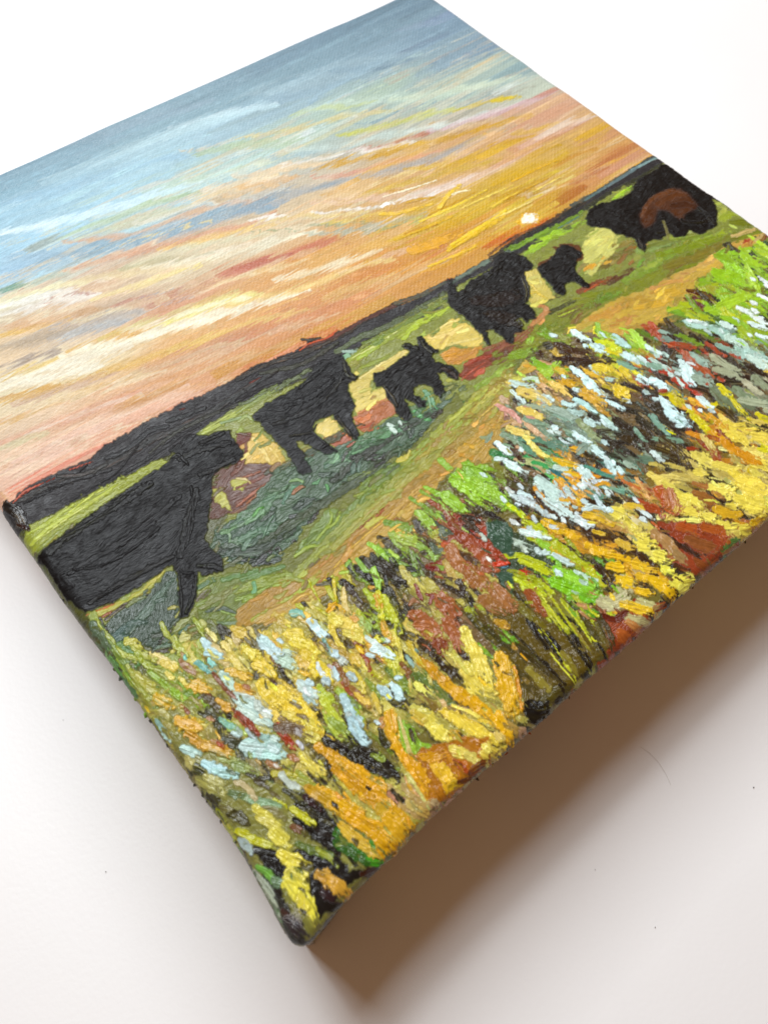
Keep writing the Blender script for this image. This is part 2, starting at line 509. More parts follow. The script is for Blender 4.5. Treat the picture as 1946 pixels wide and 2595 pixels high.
S 2c2e2e 40 80,1600 300,1500 600,1400 900,1230 1200,1090 1500,900 1659,800 h2.4
S 1a1a1c 14 150,1600 380,1490 440,1450 520,1370 h3
S 1c1c1e 12 420,1590 600,1480 700,1420 830,1260 h3
S 2a2a2c 26 300,1500 520,1440 660,1400 h2.6
S 303234 30 640,1330 760,1280 900,1170 1010,1140 h2.4
S 2b2d2e 26 1010,1110 1100,1080 1230,1030 h2.4
S 242426 20 560,1550 750,1420 900,1330 1080,1200 1200,1130 h2.4
S 333533 26 350,1440 500,1430 640,1370 h2.2
S 3a3b34 20 900,1300 1050,1180 1250,1080 1450,1000 h1.8
S 7a3a30 8 1500,880 1560,850 h1
S 6e3830 6 1080,1040 1110,1030 h1
S b8442c 6 90,1590 200,1510 330,1450 a.6
S d0705a 10 80,1600 150,1530 260,1480 a.7
S c86048 8 420,1400 560,1350 a.6
@ 600 600 .42194
S 2a2a28 30 0,860 200,760 400,700 620,590 900,430 1150,330 h1.8
S 1e1c1e 16 0,990 180,900 330,850 500,760 h2.4
S 35392e 26 150,820 400,760 600,640 h1.8
S 50302a 24 420,660 600,590 760,500 980,400 h1
S c0512c 12 380,680 440,640 540,610 600,560 h.8
S 2a2e28 18 390,615 450,620 500,605 h.8
S a0402c 8 1000,390 1150,320 1280,250 h.6
S 3d4a40 26 950,400 1100,350 1260,270 h.8
S 4a5850 22 1290,280 1450,180 1659,80 h.6
S 64776a 22 1320,250 1500,150 1640,70 h.6
@ 1246 0 .42194
S 232520 34 0,1560 150,1440 330,1350 480,1250 600,1180 h.6
S 4b2c20 14 -20,1530 120,1430 300,1350 400,1290 h.6
S 3a4a48 26 480,1230 650,1140 850,1010 980,940 h.6
S 557070 16 560,1200 800,1050 1000,935 h.6
S 7fa0a0 12 840,1020 940,970 1040,930 h.6
S 2c3020 26 560,1250 760,1130 900,1060 1050,970 h.6
S 5a7076 12 640,1150 760,1080 880,1000 h.5
# painted_field
@ 0 0 1.173
P 8a9432 60,1138 350,990 365,1000 330,1020 200,1105 120,1165 70,1200 40,1190 r-30 h1
P 7c8438 420,945 560,868 740,778 900,668 1000,612 1130,545 1300,432 1350,400 1370,420 1440,345 1500,380 1659,490 1720,560 1720,640 1580,640 1400,700 1200,740 1100,790 900,960 700,1150 400,1360 350,1400 200,1340 185,1322 240,1295 360,1220 450,1190 520,1060 500,930 r-32 h.8
@ 0 1200 .42194
S 8f9a38 60 180,400 400,250 640,110 880,-20 h1.2
S b4c24c 26 190,420 330,300 520,190 700,80 h1.6
S a9b845 20 170,360 300,290 450,180 h1.6
S 7c8830 30 230,460 380,340 560,240 h1.2
S c3cf5c 12 420,230 560,130 620,100 h2.2
S cdd676 8 230,400 420,260 640,120 h1.6
P 8b4b30 540,850 620,810 760,760 900,700 700,820 620,870 h1
S b5b04c 26 560,850 720,780 880,690 960,610 1010,550 h1.6
S a9ad48 20 600,850 760,770 920,670 h1.6
S 8c8440 14 680,830 820,750 980,660 h1
S c06a3c 8 520,850 600,820 700,780 h1
@ 0 600 .42194
S 7f8a44 40 1200,1190 1400,1060 1659,930 h1.2
S a2b04c 24 1220,1180 1380,1090 1500,1010 h1.6
S b8c46a 12 1230,1160 1400,1060 1500,1040 h1.4
S 7d9460 22 1330,1120 1480,1080 1520,1110 h1.2
S 6b7c3a 24 1480,1000 1659,890 h1.2
@ 600 600 .42194
S 57643c 30 20,1010 150,960 300,880 440,800 h1.2
S 7f8f48 20 0,1060 80,1010 250,910 h1.2
S 9bab68 16 10,1110 60,1080 100,1110 h1.2
S 4f5c3a 36 600,690 750,600 900,540 1150,400 1250,340 h.9
S 3b4038 20 700,720 850,620 1000,540 1230,420 h.8
S 6b7f2e 30 760,640 900,590 1100,470 1260,380 h1
S 8c9c2c 40 680,740 850,640 1000,560 1200,470 1290,430 h1.2
S a9c030 34 1000,610 1080,520 1200,470 1270,430 h1.4
S a4bc3a 30 690,760 780,700 860,650 h1.6
S 8b9a38 20 720,800 860,740 960,690 h1.2
S c4cc7c 12 690,730 820,660 960,570 h1.4
S 9ab8a8 22 640,690 690,690 720,680 h1.4
P c9b860 740,840 850,780 980,690 1020,670 1040,690 960,750 900,800 830,820 800,880 800,960 760,960 720,1000 700,970 680,890 h1.2 r-35
P d6c46a 700,1000 830,930 880,900 930,960 900,1000 800,1040 720,1080 h1 r-40
S e3d488 14 740,850 860,770 1000,690 h1.6
P d2bc5c 1110,600 1200,570 1280,500 1350,490 1430,560 1480,620 1450,660 1380,660 1300,640 1200,680 1150,640 h1.2 r-30
S ead27c 24 1160,610 1260,590 1350,540 h1.6
S f0dc84 14 1200,560 1290,510 1340,510 h1.6
S e0d080 14 1240,660 1350,630 1450,610 h1.4
P c08a34 1220,700 1300,660 1400,680 1480,640 1440,720 1350,760 1260,770 h1.2
S d89828 16 1250,720 1330,700 1390,690 h1.8
S b47c3c 20 1270,760 1370,720 1440,680 h1.2
P a5643a 700,1090 800,1000 930,980 960,1060 850,1120 760,1180 710,1130 h1 r-38
S c07a4c 14 730,1060 820,1020 900,970 h1.4
S a44a30 12 740,1150 800,1130 840,1090 h1.4
S d3b24c 20 780,1030 830,1000 870,1010 h1.6
P d0bd62 470,1130 560,1080 600,1130 640,1190 560,1230 520,1200 480,1180 h1.4 r-40
P 9a5438 520,1210 640,1170 720,1240 650,1270 600,1280 h1
S c77850 12 560,1210 640,1180 680,1220 h1.4
P c8ac54 90,1180 150,1180 230,1240 300,1350 200,1400 120,1430 60,1390 40,1300 h1.6 r-60
S e0cc7c 26 100,1210 150,1280 200,1360 h2
S d8c068 20 200,1270 250,1330 270,1370 h2
S c29a3c 16 60,1380 120,1410 200,1400 h1.6
P 6b3f36 0,1170 90,1180 60,1280 40,1380 0,1420 h1.2
S 4a2c2a 16 0,1180 60,1190 90,1200 h1.4
P 8f8a48 350,1230 440,1270 500,1300 430,1340 390,1290 h1.2
S 7a3f34 24 430,1320 500,1310 560,1330 h1.2
S c4523c 8 500,1350 540,1340 h1.6
S 6b4034 14 440,1360 480,1350 h1.2
@ 0 600 .42194
P 5f4036 1270,1500 1340,1400 1450,1370 1480,1420 1560,1450 1659,1480 1659,1659 1280,1659 h1.2 r-35
P b8b860 1380,1470 1430,1440 1540,1480 1440,1520 1400,1500 h1.6
S c8c470 10 1400,1480 1440,1455 1500,1480 h2
S 6b463c 22 1300,1470 1400,1400 1470,1340 h1.6
S d8704c 8 1420,1280 1426,1290 h2
@ 0 1200 .42194
P 5f4238 1280,0 1440,-60 1659,-60 1659,120 1500,160 1380,230 1300,280 1260,270 1280,90 h1.2 r-35
P b0b054 1280,95 1330,90 1380,170 1390,220 1330,200 1290,160 h1.6
P adae56 1385,60 1430,25 1510,60 1450,110 1410,100 h1.6
S 7a564a 18 1420,180 1540,120 1640,60 h1.6
S 94604c 14 1450,30 1560,-10 h1.6
S 8a6a54 12 1400,240 1500,190 1600,120 h1.4
@ 600 1200 .42194
S 7a4c40 20 0,90 120,40 220,-20 h1.4
S a0644c 16 0,200 100,120 180,60 h1.4
S c4b478 14 0,30 60,40 90,70 h1.4
S 9c6a48 14 60,180 150,110 260,60 h1.4
# painted_bush|blue-green thicket painted between the cattle and the path
@ 0 0 1.173
P 4c6450 452,1190 470,1140 520,1120 560,1060 600,1020 680,980 740,960 780,940 850,900 900,900 985,850 1000,870 930,930 870,980 800,1030 740,1050 700,1090 640,1170 600,1215 560,1225 520,1215 480,1215 455,1215 r-35 h2
@ 0 1200 .42194
P 40584a 1290,340 1320,440 1400,520 1440,570 1500,580 1600,570 1659,560 1659,200 1500,220 1400,280 h2.4 r-50
S 6d8a70 50 1400,320 1500,270 1600,220 h2.6
S 708c74 40 1350,440 1450,400 1560,360 h2.8
S 88a488 14 1300,350 1340,340 1380,370 1370,440 1320,440 h3.4
S 5c9a54 20 1540,250 1570,230 1590,290 h2.8
S 8ea894 12 1420,480 1500,500 1580,480 h3.2
S 34443c 20 1380,540 1480,570 1560,565 h2.6
S 9cb4a0 8 1440,420 1480,440 1530,420 h3.4
S 3a2e34 30 1560,500 1620,550 1659,540 h2.4
S 54303a 10 1420,530 1460,520 h2.4
@ 600 1200 .42194
S 628468 60 20,260 120,230 200,150 300,100 h2.6
S 587c64 50 30,400 120,350 200,330 300,300 h2.8
S 7aa07c 30 60,300 130,250 160,210 h3
S 5aa040 18 100,260 130,220 160,210 h3
S 33433c 60 350,200 400,180 450,160 h2.6
S 2e3234 40 330,260 420,240 520,160 560,170 h2.6
S 54806c 30 280,180 320,110 400,60 h2.8
S 60b068 16 540,70 555,110 575,150 h3
S 66a070 20 460,60 520,40 560,0 h2.6
S 2c242a 36 440,300 540,190 640,110 710,60 h2.6
S 3b3438 30 200,480 230,430 260,480 h2.6
S 3a3840 26 330,370 350,420 400,420 h2.6
S 24262a 16 0,560 100,570 200,580 260,540 h2.6
S 32363a 30 20,520 120,530 200,560 h2.6
S 4a3a3e 30 160,480 260,400 330,330 h2.4
S 6c8c78 14 150,420 180,330 220,260 h3
S a86a40 24 340,120 370,90 400,80 h2.6
S 86a86c 18 320,50 370,40 410,60 h2.6
S 444a4c 20 640,60 700,60 720,20 h3
@ 600 600 .42194
S 54805c 50 720,1230 850,1180 940,1150 h2.2
S 74a078 24 760,1250 880,1200 960,1140 h2.4
S 4f7060 50 540,1380 620,1330 700,1300 h2.2
S 86a890 16 560,1360 640,1340 700,1360 h2.6
S 3c4c44 40 500,1430 620,1430 700,1400 h2.2
S 2e2c2e 46 700,1330 820,1320 940,1350 h2.2
S 3a3438 40 820,1350 900,1380 1000,1310 h2.2
S 50805c 60 1040,1060 1120,1010 1180,950 h1.8
S 6cb878 34 1070,1050 1120,1090 1150,1100 h2
S 5c9a70 30 1130,930 1160,970 1200,1040 h2
S 8cb898 14 1150,960 1160,1010 1170,1060 h2.4
S 2e4030 40 1100,1190 1180,1150 1240,1110 h1.8
S 3a2a26 40 1180,1080 1260,1050 1320,1060 h1.6
S 42302c 40 1200,1150 1300,1050 h1.6
S 5e7a68 40 960,1150 1000,1130 1040,1180 h2.6
S cfdccf 12 985,1150 1000,1120 1040,1170 1030,1200 h3.6
S 9cb4a4 14 1000,1130 990,1180 970,1220 h3.4
S 1f4a30 26 960,1290 990,1280 1000,1290 h3.6
S 48685a 26 960,1250 980,1260 1000,1290 h3
S 4c5c48 40 1230,970 1290,900 1340,880 h1.6
S 4e8460 26 1270,1020 1320,1010 1380,990 h1.6
S 5a6c4c 30 1340,920 1380,900 h1.6
S 2e4438 30 900,1400 980,1350 h1.8
@ 0 0 1.173
# painted_path|ochre path painted across the meadow
P 6b6a2e 480,1215 560,1225 600,1215 640,1170 740,1050 900,960 985,850 1000,870 1100,790 1150,740 1250,700 1400,650 1500,620 1600,560 1659,520 1720,560 1659,620 1500,700 1350,740 1240,720 1200,760 1150,830 1100,850 1080,1000 970,1020 900,1110 860,1160 800,1210 700,1300 640,1330 450,1380 370,1380 480,1260 h1.2 r-40
@ 0 1200 .42194
P 6c7434 1250,640 1350,600 1500,590 1659,570 1659,960 1450,1010 1380,1060 1300,1000 1200,900 1190,820 1230,740 h1.2 r-40
S 7c7a4c 50 1200,800 1350,720 1500,650 h1.4
S 59783f 40 1340,640 1480,600 1620,590 h1.4
S 4e6a50 40 1190,690 1280,640 h1.4
S 8a9a44 24 1420,760 1540,720 1640,660 h1.6
S a8a050 24 1460,800 1560,750 1659,700 h1.6
S 3e4a40 30 1240,830 1340,810 1420,850 h1.6
S 2c3428 22 1590,800 1620,810 1640,830 h2
S 90a05c 14 1330,830 1400,850 1450,860 h1.8
S a08848 34 1380,960 1500,900 1659,840 h1.4
S 8c8a44 40 1350,930 1500,850 1659,760 h1.4
S c0a868 18 1500,960 1600,920 1659,880 h1.6
S 5a4a40 40 1190,760 1250,700 h1.4
S 68785c 26 1290,900 1400,900 1500,870 h1.4
@ 600 600 .42194
P 803828 1330,830 1380,760 1480,700 1560,650 1659,620 1659,740 1560,760 1480,790 1420,860 1360,860 h1.2 r-30
S a03a2c 26 1370,770 1430,740 1520,720 h1.6
S b04a38 12 1350,860 1420,800 1500,750 h1.6
S 8c5038 20 1480,680 1580,640 1659,620 h1.4
P a08038 1000,1340 1150,1220 1300,1080 1500,880 1659,760 1659,1500 1300,1659 760,1659 900,1500 h1.2 r-40
S 8c9438 60 760,1500 900,1440 1050,1330 1180,1200 h1.6
S 6e7c34 50 740,1460 860,1420 960,1360 h1.6
S a4a84c 20 760,1420 900,1400 1000,1360 h1.6
S 9a9a40 50 1180,1200 1320,1080 1450,960 1560,830 h1.6
S 8ca03c 40 1440,900 1520,860 1600,800 1659,760 h1.6
S b8b450 20 1250,1130 1380,1020 1500,920 h1.6
S c0b058 30 1420,1050 1500,970 1600,880 h1.6
S c09040 50 1080,1450 1250,1360 1450,1200 1600,1050 h1.4
S c88a30 40 1350,1310 1450,1330 1520,1250 1600,1180 h1.8
S d49c34 26 1370,1250 1450,1260 1560,1170 h1.8
S d8b060 12 1440,1110 1500,1050 1600,960 h1.8
S b0703c 20 1560,1110 1620,1050 1659,1000 h1.6
S 7a5a40 26 1160,1330 1240,1270 1250,1190 h1.4
S b08440 50 800,1659 1000,1520 1200,1430 h1.4
@ 600 1200 .42194
P a87c38 260,640 400,580 560,470 760,260 1000,60 1200,-60 1300,-60 1200,140 1100,280 1000,360 900,420 830,520 800,700 640,760 560,740 420,900 200,960 0,960 0,820 h1.4 r-42
S b48848 40 560,520 760,340 960,150 1150,0 h1.6
S c0924c 30 640,520 860,320 1060,120 1200,0 h1.6
S cda050 16 700,560 900,330 1100,120 h1.8
S b47a3c 20 500,560 700,400 860,270 h1.6
S 7e3a2c 16 690,370 780,290 880,210 h1.6
S a04a34 12 830,270 870,230 910,190 h2
S d8a84c 10 540,620 700,440 860,300 960,210 h1.8
S e0a02c 10 1090,140 1120,120 h2.2
S 8a6a44 26 420,580 520,490 640,400 h1.4
S 6a5a44 26 440,560 500,500 h1.4
S c98f3c 36 560,640 640,560 740,480 h1.8
S d4a24a 16 840,470 920,440 980,400 1000,460 h2
S 9c6a3c 20 620,560 700,560 760,500 h1.4
S b8862e 50 620,700 720,640 780,600 h1.6
S c69048 30 860,460 960,420 1000,500 980,560 h1.8
S a06c40 30 930,560 990,580 1000,640 h1.6
S 879038 60 0,700 150,660 300,620 400,640 h1.4
S 5f7a48 40 40,640 150,600 280,560 h1.4
S 6c9a78 26 100,660 110,700 90,720 h1.6
S a0a048 40 100,880 250,800 400,700 480,620 h1.6
S b6b058 30 50,940 250,880 350,770 h1.6
S 8a7a48 30 200,900 330,860 400,800 h1.4
S b48a5c 20 200,940 240,890 270,870 h1.6
S a8b040 50 360,740 440,660 500,600 h1.6
S b06840 20 470,680 520,640 540,620 h1.8
P 6b7a34 720,160 760,40 900,-60 1000,-60 900,90 800,180 700,250 600,360 480,440 340,500 400,400 480,300 540,220 600,210 600,260 650,220 h1.8 r-45
S 98a448 20 480,400 560,300 570,220 590,220 h3
S a0ac50 16 540,330 600,290 620,240 h2.8
S 8a9a40 30 560,420 640,350 720,260 h2
S 7a8a3c 40 740,140 850,60 960,0 h1.8
S 9ca848 24 350,500 440,440 520,440 h2.2
S b87460 26 980,330 1030,300 1060,265 h3.4
S d0a88c 14 1000,300 1040,280 1065,250 h4
S b08860 12 860,190 960,130 1060,90 h1.8
@ 1246 600 .42194
P 7a7a24 200,540 350,470 600,350 800,270 1100,120 1250,60 1350,0 1659,-80 1659,0 1500,160 1350,240 1200,400 900,540 860,600 700,560 480,560 400,600 300,660 100,760 0,770 0,700 100,640 h1 r-30
P c49a44 530,520 620,440 760,370 900,320 960,300 1080,230 1250,200 1400,110 1440,60 1560,-10 1659,-40 1600,60 1500,120 1400,170 1350,220 1230,240 1220,300 1170,370 1100,400 1060,460 1000,540 900,530 860,510 840,600 720,570 620,520 560,560 480,560 r-30 h1.6
S cf9c5c 40 1100,240 1250,180 1400,110 1560,20 h1.8
S d8a84c 30 1240,200 1340,170 1420,80 h1.8
S cc9a38 60 1000,340 1100,330 1150,290 h1.8
S d09058 30 960,310 1060,270 1200,260 h1.8
S d6a038 40 860,430 1000,400 1090,370 h1.8
S b98a3c 60 760,420 850,390 940,380 h1.6
S c88c40 50 600,500 700,460 800,400 h1.6
S c28444 60 720,540 800,520 860,490 h1.6
S e0b024 20 860,520 920,520 990,520 1020,500 h2
S d8a030 40 760,580 820,590 840,560 h2
S e0a820 20 1430,90 1480,80 1510,60 h2
S 8a4a20 14 1080,200 1250,110 1400,30 h1.2
S 7c7f28 50 560,350 700,340 830,290 h1.4
S 6c8a24 40 620,400 720,350 780,330 h1.4
S 7a8c30 60 800,260 920,200 1050,120 1200,30 h1.4
S 5c6a1c 40 950,60 1050,40 1200,-40 h1.4
S 7a3a24 40 520,330 640,280 760,240 h1.2
S b04a20 14 560,330 620,290 680,260 h1.4
S 5a3224 40 700,280 800,220 900,180 h1
S 6e5a2a 60 640,180 760,120 860,60 h1
S 98a040 30 880,200 980,160 1020,130 h1.6
S 4a3a20 30 290,410 350,370 420,350 h1.4
S 3f3a1c 30 340,460 400,430 500,380 h1.4
S 6c5a2c 40 420,470 520,430 640,400 h1.4
S 8a7a3c 30 440,560 540,470 620,430 h1.6
S c07850 40 240,530 330,440 250,400 h1.4
S 8a4838 50 60,680 160,620 260,540 h1.2
S 6a3026 40 0,740 100,680 180,640 h1.2
S 6f8a1c 44 310,560 350,600 390,630 h2
S b4bc40 10 400,480 470,450 530,420 h2
P c8ad5c 200,210 260,190 300,240 360,330 380,370 300,380 260,430 220,380 230,300 190,240 h1.4 r-60
S e0b84c 16 240,290 280,340 330,370 h1.8
S d8c478 14 220,260 280,240 300,290 h1.8
P c9bc70 540,100 560,0 640,-60 720,-40 760,20 740,100 680,140 600,240 560,210 h1.4 r-35
S e0d480 30 580,60 640,20 700,0 h1.8
S d8c868 16 700,70 730,20 720,-20 h2.2
S d69024 30 560,200 610,170 650,160 h1.8
S e09c28 26 600,190 640,140 700,120 h1.8
S d8a040 20 680,160 720,140 h1.6
S 8a7038 40 740,60 800,40 840,20 h1.2
S 7c8c38 34 860,60 900,100 960,90 h1.4
@ 1246 0 .42194
S b0ac4c 30 1370,1230 1400,1260 1350,1300 h1.2
S 9aa030 50 1380,1320 1450,1280 1500,1300 h1.2
S 6f7018 50 1440,1340 1560,1330 1560,1280 h1.2
S c8d06c 14 1430,1350 1470,1370 h2
S 98a024 40 1150,1490 1300,1440 1420,1380 h1.2
S 7a8418 50 1000,1530 1200,1480 1380,1420 h1.2
S 9cb040 30 1080,1440 1200,1430 1300,1410 h1.4
S 8c9a60 30 950,1500 1050,1460 1120,1450 h1.2
S b8b878 24 1130,1400 1200,1390 h1.6
S 7a6a28 60 1050,1600 1250,1530 1450,1440 h1.2
S 8a5a2c 30 760,1580 820,1500 860,1480 h1
S cc8c58 14 910,1480 940,1470 h1.4
S 9ab82c 26 730,1200 790,1150 840,1120 h1.6
S b8d030 12 740,1180 800,1140 h2
S 6b8420 30 280,1430 450,1330 550,1270 h1.2
S 95b42c 36 210,1530 350,1430 470,1370 580,1330 h1.4
S a8c430 30 230,1490 330,1430 440,1400 h1.6
S 7c9a28 26 120,1500 260,1420 400,1350 h1.2
S 50706c 8 400,1370 560,1280 h1
S 64801c 20 80,1500 200,1450 h1.2
S d0a878 30 1450,1420 1530,1390 1600,1370 h1.6
S c8944c 40 1300,1560 1400,1510 1500,1450 h1.8
S a8301c 60 1430,1580 1500,1530 1540,1450 h1.4
S 7a3414 40 1600,1450 1659,1400 h1.4
@ 0 0 1.173
S b88c44 34 560,1345 700,1270 830,1170 960,1070 1050,985 h1.6
S c4984c 18 640,1310 760,1215 900,1090 1040,960 h1.8
S b4883c 34 1010,1030 1080,930 1110,850 1170,780 1250,735 h1.6
S c8a04a 22 1130,800 1230,730 1340,705 1450,670 1560,610 h1.8
S b08440 16 1200,760 1330,720 1460,690 h1.6
S 9c9440 22 700,1200 830,1080 960,960 1060,860 h1.6
S 8a8c3c 20 640,1240 780,1100 900,1000 h1.6
S a8a04a 14 1060,900 1150,790 1300,690 h1.6
S 3c4434 20 560,1180 680,1100 800,1020 900,950 h2
S 2e3830 22 480,1195 560,1190 640,1140 h2.4
S 32302e 18 720,1040 820,960 940,890 h2
S 2c3a2c 16 590,1020 700,960 800,900 h2
# painted_meadow|dense impasto meadow painted along the bottom edge
@ 0 0 1.173
P 6a6228 200,1330 240,1395 280,1420 330,1440 380,1430 450,1370 640,1330 700,1290 760,1230 800,1205 860,1160 900,1110 970,1020 1080,1000 1100,850 1150,830 1160,760 1200,720 1400,720 1500,700 1560,620 1659,520 1720,560 1760,1100 1659,1170 1140,1620 660,2120 600,2080 520,1960 300,1560 r50 h1.4
@ 0 0 1.173
P 98984a 230,1380 330,1440 400,1440 420,1500 440,1600 330,1560 280,1480 h2 r55
P 7c7436 400,1500 600,1560 800,1800 860,1830 700,2060 640,2060 520,1900 400,1700 h2 r45
P 6a5a38 900,1100 1060,1120 1100,1180 1150,1260 1060,1440 960,1440 880,1300 870,1180 h1.6 r60
P 8a4426 940,1120 1000,1080 1080,1160 1060,1240 940,1240 h1.6 r60
P 6a5836 1110,830 1240,720 1340,720 1500,780 1659,760 1659,1040 1400,1020 1300,1060 1200,1120 1100,1100 h1.8 r40
P 3e3418 1150,950 1300,1050 1450,1080 1500,1180 1300,1220 1180,1100 h1.8 r42
P 7a6420 1400,980 1659,900 1700,1160 1500,1240 1420,1180 1390,1080 h1.8 r42
P 5a4c16 1080,1300 1250,1350 1290,1400 1250,1480 1160,1560 1120,1530 1080,1400 h1.8 r50
P 8a3c1c 1260,1300 1440,1300 1340,1400 1270,1390 h1.6 r-45
# painted_bush|dark blue-green and purple thicket painted under the belly of the cropped cow
@ 0 1200 .42194
P 3a4c40 640,900 720,830 900,720 1010,580 1060,600 1070,700 1080,880 1000,960 940,1080 850,1010 760,1060 680,1000 620,920 r-70 h2
S 50685c 50 760,960 850,860 950,740 1030,650 h2
S 3f5a54 40 700,1000 800,900 880,900 h2
S 38282c 40 960,1100 1000,980 1050,900 h1.8
S 43302e 26 640,880 740,800 880,730 h1.6
S 2c2224 24 600,870 640,960 660,980 h1.6
S 2e262a 20 900,1080 960,1120 1020,1080 h1.8
S 3a6248 30 1080,960 1120,930 1150,900 h2
S 7a8e40 34 1160,870 1200,920 1250,970 h2
# painted_meadow
@ 1246 600 .42194
P 234c10 1420,200 1500,130 1560,60 1620,20 1700,40 1700,200 1560,260 1450,260 1350,300 1380,420 1300,400 1280,320 1330,260 h1.6 r60
S 1f5a14 60 1430,180 1520,130 1600,70 h1.6
P 5a1c0c 1180,380 1240,300 1300,260 1330,330 1330,440 1240,480 1150,470 h1.4 r60
S 9c2c14 34 1410,160 1450,120 1500,90 h1.8
S 8a3418 30 1240,440 1290,460 1310,440 h1.8
P 3f5a18 1300,440 1380,420 1500,480 1560,560 1560,640 1420,560 1200,500 1060,520 h1.4 r35
~ green_daub
S 8cc01c 60 1350,220 1440,250 1540,300 h3
S a4d030 44 1530,190 1560,250 1600,330 h3.2
S 98c828 40 1510,120 1570,160 1659,170 h3
S a8cc2c 26 1590,80 1630,100 1670,130 h3
S 9cc828 56 1370,420 1460,380 1560,350 h3.4
S b4c820 40 1390,440 1420,480 1480,490 h3
S 88bc24 30 1390,490 1500,530 1560,600 h2.4
S 98b820 50 1500,560 1540,600 1570,640 h2.4
S 7fb424 40 250,760 340,790 440,800 h3
S 98c430 34 290,800 340,820 400,760 h3
S 8cb830 30 620,620 680,640 740,680 h3
S 74981c 40 120,720 200,700 250,670 h2
S 6a9020 30 1100,600 1180,620 1260,650 h2.4
~ dark_daub
S 3c2416 40 390,650 470,680 600,700 h2.6
S 301c12 26 400,730 520,740 660,770 h2.6
S 2a1a10 30 480,780 560,760 700,760 h2.4
S 2e1e14 24 1060,590 1110,620 1130,620 h2.4
S 2c1c12 20 1320,590 1380,600 1440,620 h2
S 281812 34 1410,840 1480,850 1580,850 h3
S 2c1e14 36 1530,770 1600,810 1680,850 h3
S 2e2218 26 800,880 870,920 950,950 h2.6
S 332818 24 960,930 1040,1000 1060,1060 h2.2
S 2a2014 40 740,1110 850,1180 960,1240 h2.4
S 2c2114 40 640,1190 740,1260 830,1330 h2.4
S 33260f 30 870,1180 960,1300 1020,1400 h2.4
S 3a2c14 50 1020,1220 1120,1300 1180,1390 h2.4
S 2c1e10 24 1190,900 1290,940 1360,990 h2.6
S 30220f 30 1500,1120 1560,1150 1650,1180 h2.4
S 40300f 24 1380,840 1330,760 h0
S 221a12 16 240,1250 310,1280 400,1310 h3.2
S 3c2010 20 120,1300 170,1340 220,1370 h2.6
S 2c2414 30 540,1290 600,1320 660,1340 h2.6
S 241a12 16 690,1340 790,1380 920,1420 h2.6
S 2e2a1c 20 880,1000 930,1050 970,1070 h2.4
S 483818 30 1060,780 1100,690 h0
S 30260f 26 1200,1400 1300,1440 1420,1500 h2.4
S 2c1c12 20 1080,1150 1150,1200 h2
~ white_daub
S e2f2ee 36 490,575 530,600 580,625 h4
S d4ecea 34 600,650 650,680 690,705 h4
S bcdcd8 38 735,600 780,640 820,665 h4
S d6eeec 44 790,710 830,730 870,750 h4.2
S dff3f2 34 480,790 520,820 560,850 h4
S c9e0dc 26 590,780 620,800 640,820 h3.4
S d8f0f0 50 560,860 610,910 670,960 h4
S b8d4cc 26 690,860 740,860 h3.4
S bfe2de 30 500,980 540,1000 620,1060 h3.6
S d4e8e4 24 880,720 930,760 970,800 h3.8
S e0f0ea 26 930,660 980,690 1030,710 h3.8
S c4dcd0 26 960,740 1040,790 1090,820 h3.6
S daf2f2 36 890,850 930,870 950,880 h4
S dff4f4 46 960,860 1000,880 1050,910 h4
S e2f4f2 44 1140,760 1170,800 1190,850 h4
S dcf0f0 40 1150,830 1180,860 1210,890 h4
S ccdcd4 20 1110,850 1140,890 1150,910 h3.4
S ddf2f2 50 1020,980 1050,1020 1100,1060 h4
S d8f0f2 56 1060,1060 1100,1090 1180,1130 h4.2
S e2f2f0 34 1240,970 1270,1000 1320,1030 h4
S f2f6f4 26 1480,430 1520,450 1580,465 h4.2
S bcd8cc 46 1180,515 1230,530 1300,540 h4
S eef6f2 18 1200,505 1260,515 h4.4
S dcece4 36 1380,520 1410,535 1450,550 h4
S a8c8b8 44 1320,550 1400,590 1470,620 h3.6
S c8dccc 44 1420,610 1500,650 1560,700 h4
S e6f2f0 30 1550,520 1600,540 1659,560 h4.2
S eef4f2 20 1560,480 1620,510 1670,530 h4.4
S e8f4f0 26 1590,590 1640,610 1680,620 h4
S f4f6f2 22 1600,350 1640,370 1670,390 h4
S eef2f0 26 1620,260 1659,290 h4
S b4d0c4 50 1480,690 1560,720 1640,740 h3.6
S d4e4d8 40 1540,720 1600,760 1659,790 h3.8
S c8e0dc 30 430,1000 480,1020 510,1010 h3.4
S b4ccc4 26 460,1040 500,1060 560,1060 h3.4
S c6dcd8 44 570,1105 600,1120 640,1120 h4
S d8eeee 30 690,990 740,1010 790,1040 h4
S e4f2f2 20 790,980 830,1000 h3.6
S c2dcd4 30 660,1080 700,1130 760,1170 h3.6
S dff2f0 34 490,1180 530,1210 590,1245 h4
S d8eeec 40 610,1270 640,1300 680,1330 h4
S cfe6e4 34 680,1330 710,1390 740,1440 h4
S dce8e4 30 970,1300 1000,1330 1020,1350 h3
S c8ddd6 40 120,880 190,900 250,890 h3
S d8e8e4 26 120,930 160,970 190,1000 h3.6
S c8d8c0 24 190,860 250,850 280,880 h3
S cfe0dc 50 290,970 330,980 350,1000 h3
S e6f2ee 44 40,1250 70,1280 110,1310 h4.2
S e0f0ec 40 80,1350 130,1380 200,1420 h4.2
S cfdcd4 24 370,1160 400,1180 420,1180 h3.4
S c4d8cc 40 380,1390 430,1400 450,1430 h3.4
S d4e8e4 50 520,1390 560,1430 600,1470 h3.6
S dce8e4 18 540,1430 560,1500 600,1520 h4
S c4dcd4 60 280,1460 350,1520 400,1580 h3.6
S ccdcdc 50 170,1540 220,1580 250,1610 h3.6
S d6e2e2 30 100,1520 130,1560 160,1580 h3.6
S cfe0e0 40 560,1640 620,1620 680,1640 h3.4
